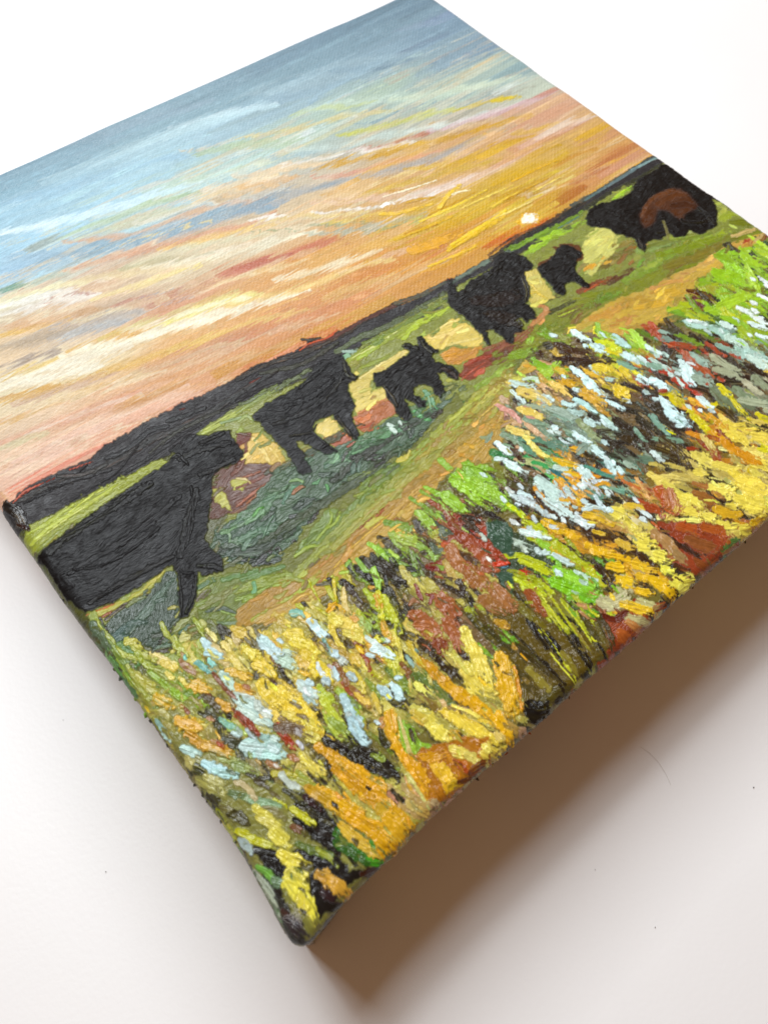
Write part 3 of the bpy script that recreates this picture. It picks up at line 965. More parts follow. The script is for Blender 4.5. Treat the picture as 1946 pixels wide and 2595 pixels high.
S e0eae8 20 640,1470 700,1470 h3.6
~ teal_daub
S 7ca890 30 760,755 820,780 870,800 h3
S 84aa94 36 940,770 980,780 1020,790 h3
S 9cbcac 50 1200,710 1260,750 1290,770 h3
S 8caf9c 30 1350,650 1420,680 1480,690 h2.8
S 74a08c 40 960,1080 1000,1130 1060,1190 h3
S 7c9c80 30 200,1100 260,1120 310,1130 h3
S 5c8c70 30 170,1220 300,1230 440,1290 h2.6
S 84a490 50 400,1070 460,1100 470,1110 h2.8
S 9cb4a4 40 320,1020 420,1060 520,1100 h2.4
S 8c9c6c 40 520,1110 580,1170 640,1220 h2.4
S 6f947c 26 860,1160 900,1210 930,1230 h2.8
S 98b09c 46 1220,850 1290,880 1320,900 h2.8
S 6c7c5c 60 1340,930 1400,990 1480,1020 h2.4
S 7a8c6c 50 1460,920 1540,980 1659,1000 h2.4
S a8b090 44 1330,720 1400,770 1470,800 h3
S a4ac8c 40 1340,800 1420,820 1480,850 h2.8
S b8b898 34 1520,870 1570,920 1620,950 h3
S a8b494 44 1500,980 1580,1000 1659,1010 h3
S 8c9878 40 1580,850 1659,920 h2.6
S 6ca088 30 650,1500 740,1520 830,1560 h2.6
S 4a8c78 24 560,1380 650,1420 760,1460 h2.6
S 2f9c50 26 250,1360 300,1370 350,1400 h3
S 2c6c70 20 350,1400 430,1450 470,1500 h2.6
S 7c9484 50 520,1300 560,1260 600,1290 h2.4
S 9cb4a0 30 800,1360 860,1390 h2.4
S 58806c 50 360,1250 420,1250 460,1310 h2.2
~ yellow_daub
S d8c820 30 690,680 740,700 770,700 h3.6
S c8d020 40 640,640 700,650 760,680 h3
S d8c03c 60 640,790 670,800 690,820 h4
S d4ba38 44 780,800 810,820 840,840 h3.8
S e0c030 70 760,920 780,940 800,960 h4
S d0a038 60 550,940 600,960 660,1010 h3.6
S c8981c 40 440,870 480,880 520,880 h3.4
S d0b040 30 390,800 430,820 440,830 h3.2
S d4c80c 34 1370,900 1400,930 1430,960 h3.8
S ccc010 30 1440,980 1480,1030 1540,1100 h3.6
S d0c410 44 1220,1090 1260,1130 1320,1190 h4
S c8bc10 24 1180,1040 1220,1080 h3
S e0c858 70 1400,1140 1460,1160 1560,1150 h4
S e4cc5c 50 1430,1190 1500,1220 1540,1260 h4
S e2ca60 60 1580,1200 1640,1210 1680,1240 h4
S dccc70 60 1230,1320 1280,1350 1330,1370 h4.2
S dcc864 40 1220,1420 1280,1420 h3.8
S e0cc68 40 1340,1370 1420,1390 1480,1400 h4
S e4cc54 50 1440,1420 1500,1460 1600,1480 h4
S e6d070 60 1540,1520 1600,1580 1659,1620 h4
S e2cc60 60 1560,1350 1620,1370 1680,1390 h4
S e8d888 40 1520,1290 1570,1320 1640,1300 h4
S dcc860 50 1450,1560 1520,1600 1600,1640 h4
S d8c04c 40 1350,1520 1400,1540 1440,1540 h3.8
S c8c010 26 1600,1280 1659,1290 h3.4
S c9c020 20 1620,1080 1670,1100 h3.6
S d8c868 50 1130,1600 1180,1580 1250,1620 h3.8
S c8b858 40 1060,1500 1130,1550 1180,1560 h3
S e0d8a8 30 700,1640 740,1640 h3
~ orange_daub
S d89c30 60 300,1300 420,1350 500,1400 a.0
S d8a020 34 380,1340 440,1360 510,1380 h4
S e0a828 20 440,1420 530,1440 h3
S d89018 24 620,1500 680,1480 720,1510 h3.4
S d8921c 22 430,1570 470,1590 520,1600 h3.4
S e0a030 18 1190,975 1210,990 h3.4
S d08c1c 44 1330,1180 1390,1240 1440,1290 h3
S c87c14 50 1400,1240 1480,1300 1600,1360 h3
S cc8828 30 1310,1070 1350,1110 1400,1150 h3
S dcb488 36 100,1150 180,1180 240,1200 h3.4
S e0c490 30 200,1210 290,1300 350,1330 h3.2
S d8b078 40 170,1040 240,1060 300,1090 h3
S cfa878 60 180,930 260,960 320,1000 h2.6
S e0b080 30 350,880 410,910 470,960 h2.8
S d8a860 24 800,1620 870,1640 h3
~ red_daub
S b04420 40 1160,710 1200,760 1240,800 h3
S b44824 36 1230,780 1280,810 1320,840 h3
S a83c24 24 1290,640 1340,680 1400,720 h2.6
S a8341c 22 1010,930 1040,930 h3
S b43c20 20 1290,890 h0
S 9c3018 20 1180,1275 1240,1280 h3.4
S c04c24 60 1000,1520 1050,1580 1110,1640 h3
S 9c5428 50 1230,1550 1310,1580 1360,1620 h2.6
S a8401c 24 1350,1220 1300,1200 h2
S c89080 30 60,970 100,1000 h2.6
@ 1246 1200 .42194
! meadow
P 35442c 0,300 100,330 260,420 330,500 440,640 300,620 200,560 120,620 0,620 h2 r40
P 8a4a26 0,660 100,700 260,700 330,860 200,880 100,780 0,780 h2 r40
P 5a4c14 40,640 140,640 300,860 500,1000 600,900 700,1060 560,1200 500,1280 380,1280 200,1400 140,1200 0,1000 0,860 h2 r55
P 8a3c18 660,860 800,860 960,920 860,1030 700,1080 h2 r-40
P 8a3a1c 1000,290 1300,300 1430,380 1400,480 1230,620 1100,560 980,420 h2 r40
P 4c4410 380,1280 520,1280 420,1360 300,1420 200,1420 h1.6
~ dark_daub
S 2c2814 50 60,640 150,760 260,880 h2.6
S 0f0d0c 40 220,880 280,980 340,1060 h3
S 14100c 34 330,960 400,1060 470,1140 h3
S 171208 40 480,960 540,1080 600,1160 h3
S 3c3210 60 640,860 680,940 720,1040 h2.6
S 3f380f 60 0,960 160,1060 360,1200 h2.6
S 3a300c 30 160,1060 280,1150 420,1260 h2.6
S 453c10 50 130,1170 200,1260 280,1330 h2.4
S 46400f 40 540,860 600,960 640,1060 h2.4
S 0b0b0c 110 230,1400 270,1430 320,1410 h4
S 0a0a0a 90 240,1450 280,1460 330,1450 h4
S 1c140c 40 400,1370 440,1360 h2
S 2c1c10 26 1010,340 1120,430 1250,510 h3.4
S 30200f 50 640,560 700,640 720,700 h3
S 3a2410 50 560,330 660,380 780,400 h3
S 3c2410 40 820,440 900,500 980,560 h3
S 34200f 40 1100,560 1180,590 h3
S 40280f 30 280,160 340,220 500,290 h2.6
S 33200c 30 560,160 680,200 820,290 h2.6
S 2c1c0f 26 820,180 960,300 990,340 h2.6
S 3c2c12 24 1300,110 1400,180 1460,220 h2.6
S 4a3010 60 1370,130 1440,140 h2.6
S 3a2a14 30 400,420 480,470 560,520 h2.6
S 5c1c0c 40 680,860 740,880 820,830 h2.6
~ green_daub
S a8bc10 26 60,500 180,500 330,560 420,630 h4
S b8cc18 40 180,520 280,570 400,620 h4.4
S 90a010 30 110,590 170,610 250,630 h3.6
S b4c814 34 190,290 280,330 350,380 h4
S a4b818 44 340,390 430,470 560,560 h4
S b0c020 30 540,540 600,600 660,680 h3.8
S 84cc28 60 400,590 500,640 660,740 h4.6
S 7cc41c 60 370,660 450,690 560,720 h4.6
S 94d838 40 420,600 500,640 600,680 h5
S 6cb820 40 540,740 600,760 660,760 h4
S 8cc430 34 280,410 320,440 360,470 h3.8
S b4c41c 16 200,640 270,740 330,840 h3.6
S a8b818 20 290,760 380,860 470,960 h3.6
S bcc81c 12 300,940 380,1060 520,1260 h4
S a8b418 14 340,720 460,900 580,1060 h3.6
S 98a818 20 420,760 520,880 600,1000 h3.2
S c0d024 12 590,830 640,860 h3
S 5fa01c 24 0,920 80,960 150,1020 h3
S 68a820 30 60,970 120,1020 h3
S 78b820 16 720,680 780,740 h3
S b8bc88 80 660,780 740,780 800,740 h3
S b4b480 60 800,640 820,700 h2.6
S b4b478 50 830,880 900,890 960,900 h3
S b8a868 40 860,580 920,610 h2.6
S 7ca038 60 0,90 30,150 70,200 h3.6
S 4c7c34 30 1390,460 1440,410 1490,400 h2.4
~ dark_daub
S 0e0c08 18 270,900 330,1000 420,1130 h3.4
S 1a160a 14 400,900 470,1010 560,1130 h3.2
S 100e08 24 520,1040 560,1120 610,1190 h3.2
S 14120a 14 620,1000 660,1060 700,1110 h3
S 241c0c 14 240,1080 330,1160 440,1270 h3
S 2a2410 12 60,900 180,1010 300,1120 h3
S 16120a 16 640,620 690,690 730,740 h3
S 2c1c0e 30 960,600 1040,660 1100,720 h3
S 20160c 16 1020,690 1080,740 1140,750 h3.2
S 3a2010 20 1160,430 1220,480 1300,500 h3
S 2a1a0e 16 1330,140 1420,200 1500,250 h3
S 2c1c10 20 400,210 480,250 560,300 h3
S 301e10 16 250,120 300,170 330,220 h3
~ green_daub
S 6a6418 34 170,780 260,880 360,960 h3
S 7a7420 26 420,1080 480,1160 520,1230 h3
S 5a5618 30 620,900 660,980 690,1040 h3
S 8a8424 14 480,900 540,1000 600,1080 h3.2
S c8d830 9 420,780 520,900 610,1040 h3.8
S ccd838 9 290,720 380,860 440,960 h3.8
S d4e040 8 350,1080 430,1180 510,1270 h4
S b4bc30 10 250,700 330,830 390,910 h3.6
S 86802c 40 220,1180 300,1260 360,1320 h3
S 707024 30 90,700 160,800 230,880 h3
~ white_daub
S e4f0ec 40 190,350 260,370 340,390 h4.4
S d0e0dc 30 280,480 340,480 h4
S ccdcd8 34 370,490 420,520 490,550 h4
S c8e0cc 30 500,590 580,630 640,650 h3.6
S e6eeee 44 510,280 550,300 600,310 h4.4
S d4e4e0 50 340,170 420,220 480,260 h4
S c8dcd4 70 290,60 360,110 440,170 h4
S cfdce4 40 460,120 440,90 h4
S ccdce0 30 620,140 660,200 700,240 h4
S e0e8e8 20 860,200 920,240 970,280 h4
S d0d8dc 50 180,150 230,180 250,200 h3.6
S c8d4d4 30 280,220 330,260 h3.4
S b4c0b0 40 20,390 100,400 240,450 h4
S d8d8d4 20 110,280 160,310 h3.2
S c8ccd0 26 560,60 620,90 650,130 h3.6
~ orange_daub
S d8a020 44 320,300 380,330 440,350 h4
S d89c20 40 460,360 490,380 520,385 h4
S e0a428 44 570,430 650,470 720,490 h4.4
S dca024 40 690,490 780,510 870,530 h4.4
S e0a824 50 710,560 750,570 800,570 h4.6
S e0ac28 46 770,640 810,660 860,670 h4.6
S dca430 50 860,550 920,570 980,580 h4.2
S d8a030 50 880,620 960,640 1040,660 h4
S e0a828 46 880,710 920,720 960,720 h4.6
S dca420 50 960,640 1030,700 1100,740 h4
S e0ac30 60 790,790 860,810 950,830 h4.6
S d09c30 40 560,250 640,270 720,310 h4
S d89820 24 420,160 480,170 h3.6
S dca43c 30 510,170 550,190 h3.6
S d0a040 26 610,350 680,370 h3.6
S d8a848 26 820,190 870,200 910,220 h3.6
S cc9c50 40 760,410 810,440 850,450 h3.2
S d09028 60 40,1120 70,1300 110,1450 h4.6
S d4981c 60 70,1120 100,1300 150,1480 h4.6
S dc9c20 50 40,1440 90,1560 130,1640 h4.2
S c87c10 24 130,1160 160,1300 180,1420 h4
S c8902c 60 1350,220 1420,240 1480,240 h3
S cc9418 44 1560,300 1600,290 1659,260 h2.6
~ yellow_daub
S e4d468 64 740,230 790,250 800,260 h4.6
S d8c860 40 810,290 840,320 860,350 h4.2
S e8d864 90 890,400 910,410 940,410 h4.8
S e8dc68 84 1010,500 1040,510 h4.8
S e4dc5c 54 1050,585 1058,590 h5
S e0d45c 80 1110,650 1150,660 1200,650 h4.4
S dcd46c 60 1150,700 1180,680 h3.8
S e4d468 60 1120,140 1200,170 1250,200 h4.6
S e0cc60 50 1110,220 1180,230 1260,260 h4.4
S ecdc70 56 1290,260 1320,270 1340,280 h4.8
S dccc60 40 1360,300 1410,320 1460,320 h4.2
S e8d870 70 1340,90 1380,100 1420,90 h4.6
S e4d060 90 1500,170 1580,200 1659,220 h4.8
S e8d060 80 1500,60 1580,90 1659,130 h4.6
S dcc85c 40 1420,200 1480,200 h4
S e0d060 60 1510,340 1540,340 1570,330 h4
S d8c868 30 1560,-10 1640,30 h4
S e0d8a0 30 1000,270 1020,260 h3
S d8c868 30 1040,60 1100,100 h3.6
~ red_daub
S b4582c 80 1060,130 1080,200 1060,230 h3.6
S a83c1c 40 940,210 1000,230 1020,260 h3.4
S b4441c 50 1120,320 1200,340 1260,370 h3.4
S b0481c 60 1280,330 1360,350 1400,400 h3.4
S 8c4424 60 1180,400 1280,440 1360,460 h3
S b87850 60 990,370 1050,420 1120,500 h3.4
S a4704c 40 1100,480 1160,540 h3
S 8a3c1c 50 1240,540 1300,560 1360,520 h2.8
S 9c5430 30 1400,480 1480,440 1520,430 h2.8
S b04c20 60 770,960 830,1000 880,980 h3
S c87040 40 820,900 880,930 930,940 h3.2
S b87038 30 1330,120 1380,150 h3
S c4281c 30 0,460 40,520 80,550 h4.4
S a83c24 40 -20,450 20,500 h3.6
S 9c4420 60 220,720 260,780 300,840 h3
S a85c3c 80 30,720 80,760 100,800 h3
S c88058 30 520,790 560,800 600,810 h3.4
S 4c7498 8 60,568 100,560 h4
S c47c34 50 30,910 80,930 h3
S a4401c 40 980,820 1020,800 1050,790 h3.4
@ 600 1200 .42194
~ green_daub
S 8cc828 70 1320,40 1400,60 1480,90 h4.4
S 98d034 50 1310,60 1390,110 1440,160 h4.6
S 90c434 60 1440,60 1520,110 1600,160 h4.4
S 8cc030 60 1250,140 1320,190 1380,230 h4.4
S 8cb83c 60 1100,240 1150,300 1180,350 h4
S 98b844 60 980,380 1060,410 1120,440 h3.6
S 7fa840 50 1100,440 1160,490 1210,500 h3
S 94b850 20 1240,200 1300,280 1380,360 h3.6
S a0b040 40 1180,370 1250,350 h3
S 90c438 40 820,580 840,640 850,700 h3.6
S c4cc24 34 850,720 860,800 870,880 h4
S b8c82c 40 880,740 940,840 980,960 h4
S bcc434 60 900,1060 940,1130 980,1230 h4
S d0cc48 40 930,960 970,1060 990,1130 h4
S c4bc20 16 580,640 590,720 600,780 h4
S b4b81c 16 480,810 530,840 560,860 h4
S a8b41c 12 430,640 470,720 500,770 h3
S b4c838 44 500,1330 560,1420 640,1520 h4
S a4bc38 40 540,1470 600,1560 660,1600 h3.6
S 94b82c 40 680,1400 720,1450 760,1500 h3.6
S 84b42c 44 990,1500 1010,1580 1050,1650 h3.8
S 70a41c 20 1450,1030 1500,1080 1540,1110 h3.4
S 7cac2c 20 1520,910 1600,960 1659,1000 h3.4
S 98b85c 50 700,860 760,920 780,960 h3.2
S 7c9430 30 780,1240 830,1310 880,1370 h3
S 58742c 24 1090,1200 1140,1260 1180,1300 h3
S a8ac1c 30 800,1180 850,1250 880,1330 h3.4
S 98a824 30 1380,820 1420,880 h2.6
~ dark_daub
S 2c2418 30 850,540 900,560 950,550 h3.8
S 2e2820 34 880,590 930,620 1000,650 h3.6
S 1c1814 26 890,620 900,670 h3.4
S 1f1c18 44 910,690 930,740 960,790 h4
S 1c1916 36 920,740 950,800 980,850 h4
S 2a261c 30 1010,800 1040,850 1090,880 h3.6
S 3c3028 30 650,660 700,720 750,780 h2.6
S 4a3a28 34 720,780 780,840 820,900 h2.6
S 4c4838 24 1220,250 1260,280 1290,300 h2.6
S 50604c 36 1230,330 1240,380 1270,370 h2.6
S 4c5c4c 44 1170,430 1200,470 1240,470 h3
S 3a2c18 40 1150,600 1210,640 1280,640 h3
S 32241c 44 1330,650 1360,700 1385,750 h4.4
S 2c1c14 60 1110,1010 1180,1080 1230,1140 h3.4
S 281a10 60 1220,1120 1290,1200 1340,1260 h3.4
S 33200f 40 1330,1060 1370,1110 1390,1150 h3
S 2c1f14 24 1360,260 1420,270 1480,300 h4
S 241c1a 34 1500,240 1550,260 1580,270 h3.4
S 3a2c1c 30 1340,280 1420,330 1480,380 h3
S 2c2814 40 860,1540 880,1620 920,1659 h3.4
S 40301c 26 1000,760 1060,820 h0
S 2c2014 30 530,1560 600,1620 660,1650 h3.4
S 3c3420 30 460,1000 490,990 h3
S 3c3018 30 990,980 1020,1000 h3
S 50382c 40 200,1220 240,1290 280,1330 h2.6
S 403424 40 1120,480 h0
S 38301c 34 1560,600 1659,700 h2.6
S 3c3810 50 1400,860 1500,960 1620,1060 h2.6
S 5a4a1c 30 1440,830 1540,920 1659,1040 h2.4
S 3f3410 30 1040,1540 1070,1620 h2.8
S 403018 24 760,1020 740,1100 h0
S 4a3018 40 1340,480 1440,540 h0
~ red_daub
S 8c3020 60 1280,280 1340,370 1400,440 h3.8
S 9c3c24 60 1360,380 1430,450 1500,520 h3.8
S a84828 50 1420,450 1500,530 1560,600 h3.8
S a0341c 50 1480,420 1560,490 1600,530 h4
S e03818 24 1550,550 1600,545 1630,545 h4.6
S 8c3c20 30 1250,230 1290,290 1310,330 h3
S 7c1c18 44 1150,560 1190,560 1210,580 h3.4
S ac5c34 80 1280,460 1330,540 1390,600 h3
S a0562c 90 1400,600 1440,640 1480,680 h3
S ac6038 90 1550,700 1600,760 1659,800 h3
S 9c5830 70 1480,760 1540,800 1600,830 h2.8
S a8502c 90 1080,860 1160,940 1240,1010 h4
S b45c38 70 1100,910 1170,920 1200,980 h4.2
S a44c2c 80 1210,740 1280,830 1320,900 h3.8
S ac5434 70 1260,900 1310,980 1340,1060 h3.6
S 8c3820 60 1200,1010 1230,1080 h3.2
S 84201c 20 1070,670 1100,740 1110,760 h3.4
S 84201c 18 1140,730 1170,740 1160,790 h3.6
S a45c40 24 1040,790 1060,760 1090,780 h3
S 9c3420 22 750,1070 780,1130 810,1210 h4
S a03c20 34 640,1260 680,1320 710,1340 h3.6
S 8c4c28 44 590,1150 640,1210 660,1260 h3
S 9c5c34 40 690,1290 740,1350 790,1400 h3
S 8c4c2c 34 990,1150 1030,1210 1040,1260 h3
S a03820 30 0,1460 60,1510 120,1570 h4.4
S ac3018 34 250,1540 290,1590 340,1640 h4.6
S 8c3c24 20 700,1010 750,1040 h3
S 7c4c2c 30 210,1110 260,1160 h2.6
S 7c5438 40 260,1470 320,1510 h2.6
S b07840 30 1530,680 h0
S 8c5c30 60 1280,1430 1330,1450 h3
S c47434 40 880,1480 860,1520 h0
~ orange_daub
S c88830 30 840,740 860,800 850,760 h3.6
S d89c28 30 560,790 600,800 640,830 h3.8
S d4941c 30 550,830 590,790 h3.8
S c88c34 40 880,900 900,960 920,1000 h3.4
S d8b068 50 1600,1150 h0
S d09020 70 1240,1260 1340,1330 1440,1430 h4
S d49418 56 1380,1320 1480,1420 1580,1540 h4.6
S dc9c18 36 1470,1400 1560,1500 1640,1600 h4.8
S d89c20 70 1580,1100 1600,1250 1630,1420 h4.6
S d4981c 70 1600,1120 1640,1300 1659,1400 h4.6
S c08020 50 1100,1120 1180,1190 1240,1260 h3.4
S dcb050 60 1250,1440 1380,1500 1520,1590 h4.6
S e0b85c 60 1330,1500 1460,1570 1600,1640 h4.6
S e4bc64 50 1290,1450 1380,1540 1440,1620 h4.6
S e8c880 20 1300,1400 1420,1450 1520,1520 h4.2
S d89c20 40 900,1440 940,1520 980,1620 h4
S c88824 50 900,1540 940,1620 980,1659 h4
S d8a030 26 380,1190 420,1210 480,1220 h4
S d49820 26 -10,1200 40,1200 90,1220 h4
S d0901c 44 -20,1270 40,1310 60,1340 h3.6
S d8a430 24 720,1040 760,1080 h3.6
S cc9440 40 200,1010 240,1050 260,1080 h3
S d0a050 34 240,990 230,960 h0
S b8842c 50 1290,1560 1350,1600 h3.4
S c88848 50 700,880 h0
S d8b08c 40 1560,1570 1590,1600 h3.6
S b07c34 40 1560,890 1620,920 h3
~ yellow_daub
S d8c040 60 310,970 360,980 400,1010 h4
S d8c44c 60 340,1010 420,1040 480,1080 h4
S d4b838 50 60,1060 100,1090 140,1140 h3.8
S d8bc40 44 130,1130 190,1180 230,1230 h3.8
S e0c840 60 470,1160 520,1200 560,1260 h4
S d0b440 50 400,1070 460,1120 h3.4
S dcc050 70 150,1280 210,1340 270,1400 h4
S e0c450 60 260,1300 310,1350 380,1380 h4
S e4c84c 80 380,1400 430,1480 500,1560 h4.2
S e0c040 60 280,1390 360,1440 420,1560 h4
S d4b440 50 430,1540 500,1580 560,1600 h3.8
S dcc468 60 580,900 640,900 720,940 h3.6
S d4c45c 50 570,860 620,900 h3.6
S d0c060 50 660,960 720,980 760,1010 h3.4
S d4bc4c 30 560,920 600,1000 640,1060 h3
S c8b444 40 660,1180 720,1220 760,1300 h3.2
S dcb858 30 720,1330 770,1370 800,1400 h3.4
S c8b050 30 820,1330 850,1400 860,1440 h3.4
S dccc60 60 1370,950 1400,1020 1440,1120 h4.2
S e0cc64 80 1420,1060 1460,1160 1500,1280 h4.2
S d8c45c 80 1370,1200 1440,1280 1520,1330 h4
S d4c45c 60 1380,1150 1410,1200 h3.4
S d8c860 70 1100,1440 1160,1500 1200,1560 h4
S dccc60 70 1180,1530 1220,1570 1260,1600 h4
S e0cc68 50 1290,1620 1340,1640 h4
S c8c070 40 1060,1400 1100,1430 1150,1440 h3.2
S c4bc60 24 1300,1070 1340,1140 1380,1200 h3.2
S c4ac3c 30 1030,1020 1080,1100 1130,1160 h3
S d0c840 40 840,1000 h0
S c8a844 40 700,1100 730,1150 h3
~ white_daub
S cfe4e8 50 440,890 490,940 530,990 h4.4
S 7cb4a4 50 340,840 370,840 390,860 h4.4
S c8dce0 60 140,1000 180,1040 230,1090 h4.2
S b8ccb8 60 270,1120 310,1140 350,1170 h4
S b4c4b4 40 290,1070 340,1090 h3.6
S d8e4dc 30 780,990 830,1020 860,1040 h4
S dff2f2 44 820,1060 870,1070 930,1100 h4.6
S c4dce0 50 860,1290 890,1310 920,1350 h4.2
S d0e8ea 44 930,1270 970,1310 1000,1350 h4.4
S b4ccd0 60 640,1350 690,1440 740,1520 h4.4
S b8d0d4 60 680,1470 720,1550 780,1620 h4.2
S c4d8dc 40 580,1180 590,1220 600,1240 h3.8
S c8d8d4 60 380,1260 420,1300 480,1330 h4
S a8bcb8 50 420,1340 470,1380 h3.4
S c8dcd8 80 0,1320 80,1380 190,1460 h4.6
S bcd4cc 70 40,1390 120,1440 200,1500 h4.4
S dce8e4 20 0,1320 80,1340 120,1360 h5
S c0dcd8 60 60,1620 140,1600 220,1640 h4.4
S ccd8d8 26 830,1490 860,1510 h3.6
S 9cb8ac 24 1020,1100 1060,1160 h3
S 7ca498 26 520,1000 550,1060 580,1100 h3.4
S c4c8c0 40 610,1110 650,1140 h3.4
S c8c0b8 26 1620,90 1659,120 h3.6
S d0d8c8 26 1540,380 1600,380 1659,410 h4.2
@ 600 1200 .42194
~ green_daub
P 30503a 1490,300 1560,280 1659,320 1659,500 1600,490 1540,440 1500,380 h3.4 r30
P 34523c 1550,600 1659,590 1659,740 1600,680 h3 r30
@ 0 1200 .42194
~ green_daub
S 98a830 14 580,880 620,950 690,1060 h3.6
S 8a9c34 20 620,940 680,1020 740,1090 h3.4
S 9cac34 40 680,1050 760,1100 840,1120 h3.8
S a0ac3c 34 760,1000 820,1050 940,1130 h4
S 8ca028 30 820,1080 880,1150 960,1180 h4
S b0b444 30 760,1020 800,1010 850,1050 h4
S 94a430 26 970,900 1000,960 1060,1030 h3.8
S 9cac3c 40 1040,990 1090,1070 1130,1110 h3.8
S 90a434 30 1170,880 1200,930 1240,980 h3.8
S a4a83c 40 770,1180 840,1230 920,1280 h3.6
S 80a420 34 900,1200 1000,1280 1080,1360 h3.8
S 84b024 34 1040,1300 1120,1370 1200,1430 h4
S 8c9c3c 40 940,1180 1020,1220 1060,1260 h3.6
S 8f9c34 50 780,1240 840,1310 900,1400 h3.4
S 8c9430 40 840,1340 900,1440 960,1500 h3
S a4a840 40 860,1260 960,1330 1000,1310 h3.2
S 68842c 40 660,1020 720,1120 770,1200 h2.6
S 506848 40 560,900 620,1000 660,1080 h2.4
S 4f6a40 30 560,1020 600,1060 h2.6
S 7c9c1c 24 700,1120 760,1230 800,1290 h3
S 4c7c3c 24 650,1120 700,1180 h2.6
S 98b840 44 1360,1500 1420,1540 1480,1560 h3.6
S 7c8434 50 1130,1380 1180,1440 1240,1480 h2.6
S a0a048 40 900,1440 980,1440 1020,1470 h3
S 9c9c48 50 1400,1160 1450,1230 1500,1290 h3.2
S b0a850 40 1480,1250 1540,1330 1600,1400 h3.4
S b4b860 50 1100,990 h0
~ orange_daub
S c89430 60 940,1350 990,1380 1040,1400 h4.2
S cc9824 70 1080,1490 1140,1520 1200,1530 h4.4
S c89020 60 1130,1260 1180,1280 1250,1300 h4
S c89428 54 1370,1190 1420,1200 1490,1220 h4.2
S c08424 50 1310,1370 1350,1400 1400,1410 h4.2
S c88c2c 44 1400,1280 1450,1310 1520,1330 h4
S c89038 60 1160,1600 1200,1630 1260,1640 h4
S cc9030 40 1270,1620 1340,1650 h3.8
S c4a050 24 1340,1110 1380,1130 h3.6
~ yellow_daub
S d4c458 50 1480,1060 1520,1090 1560,1120 h4
S d4b83c 60 1540,1150 1590,1170 1640,1220 h4
S dcc048 70 1570,1260 1600,1320 1659,1380 h4.2
S d0b858 40 980,1140 1040,1170 1080,1200 h3.6
S d8cc90 26 1240,940 1280,980 1300,1010 h4
S d4c07c 34 1340,1020 1370,1060 1400,1090 h3.8
S ccb868 34 1380,1090 1430,1150 1480,1190 h3.4
S ccbc60 24 1080,1230 1130,1280 h3
S d8c878 30 1000,1200 1040,1240 h3.4
~ white_daub
S c4dce0 50 1220,1000 1260,1060 1310,1090 h4.2
S b8d8dc 44 1240,1080 1290,1090 1330,1100 h4.2
S 6ca8a0 40 1190,1140 1230,1170 1280,1200 h3.8
S b4ccbc 50 1330,1200 1370,1250 1400,1300 h4
S c0d4cc 70 1420,1350 1490,1400 1600,1470 h4.6
S c8d8cc 60 1440,1420 1520,1470 1620,1520 h4.6
S d4dcd0 16 1430,1330 1480,1340 1520,1360 h5
S c4dcdc 40 1560,980 1600,1010 1659,1060 h4
S 98bcb0 44 930,1490 970,1540 1020,1580 h4
S b8d4cc 44 970,1560 1030,1590 1090,1600 h4.2
S 7cb09c 34 1320,1480 1380,1520 1440,1540 h3.6
S b0ccc4 44 1470,1620 1540,1620 1620,1640 h4
S 8cb0a4 44 1560,1590 1659,1600 h3.6
~ red_daub
S 7c3018 24 1400,1420 1460,1480 1540,1560 h4.4
S 9c3c24 16 1490,1480 1530,1530 1560,1580 h4.6
S 84402c 26 1280,1200 1340,1280 1420,1360 h3
S a0644c 40 1090,1130 1130,1170 1180,1200 h3
S a4522c 30 1470,1280 1500,1300 h3
S 98402c 20 1240,1330 1270,1350 h3
~ dark_daub
S 3c3c20 34 1200,1440 1260,1470 1310,1480 h3.6
S 4c4420 50 1330,1600 1400,1590 1440,1580 h3
S 2f2f1c 20 700,1170 730,1200 h3
S 50462c 40 1230,1340 1300,1400 1330,1440 h2.8
S 5a4c30 30 1500,1560 1540,1600 h2.8
S a87850 24 1250,1470 1290,1480 h4
@ 400 1800 .42194
! meadow
P 7c7c3a 0,100 200,380 500,800 800,1350 930,1400 1050,1200 1250,1050 1400,900 1200,700 900,500 600,400 300,200 h2.4 r42
P 141312 560,800 750,880 850,820 1050,830 1150,950 1250,940 1200,1000 1060,1100 1150,1150 950,1180 850,1050 700,1000 600,880 h2.4 r35
P 18130e 880,540 1000,600 1100,720 1150,800 1100,880 960,800 840,660 800,580 h2.6 r40
P 2a2a24 600,920 700,1000 850,1200 900,1300 1050,1180 1100,1200 950,1380 800,1330 700,1150 h2 r40
~ dark_daub
S 14110f 60 1000,180 1100,250 1200,310 h3.4
S 16130f 80 1180,280 1300,340 1420,400 h3.4
S 1a160f 60 1240,240 1330,300 1440,420 h3
S 3a3810 34 1330,120 1380,190 1440,270 h3.6
S 2c2810 60 1040,290 1040,350 1080,420 h3
S 4a2c18 50 1130,420 1200,470 1280,520 h3
S 35280f 40 1020,260 1060,330 h3
S 32351c 60 200,340 250,360 280,380 h3.6
S 333018 60 300,510 340,550 370,580 h3.6
S 3c3818 70 430,620 490,650 540,680 h4
S 33301c 50 540,380 590,400 660,410 h3.6
S 3c4028 60 380,180 450,200 520,230 h3
S 33341c 50 760,480 830,520 900,560 h3
S 30181c 60 890,520 940,560 980,590 h3.4
S 0d0c0c 60 850,600 950,650 1100,740 h3.8
S 0c0b0b 44 820,660 920,740 1060,830 h3.8
S 0d0c0c 50 830,860 920,870 1050,900 h3.4
S 101010 50 590,840 680,860 760,870 h3.4
S 141414 50 660,920 760,990 820,1060 h3
S 1c1816 40 700,1010 760,1100 h3
S 3a1c14 40 760,1150 800,1180 h3
S 332c30 60 790,1190 860,1240 880,1260 h3
S 2a181c 50 1000,1060 1080,1120 h3
S 3c1c10 60 1230,980 1300,960 1340,920 h3
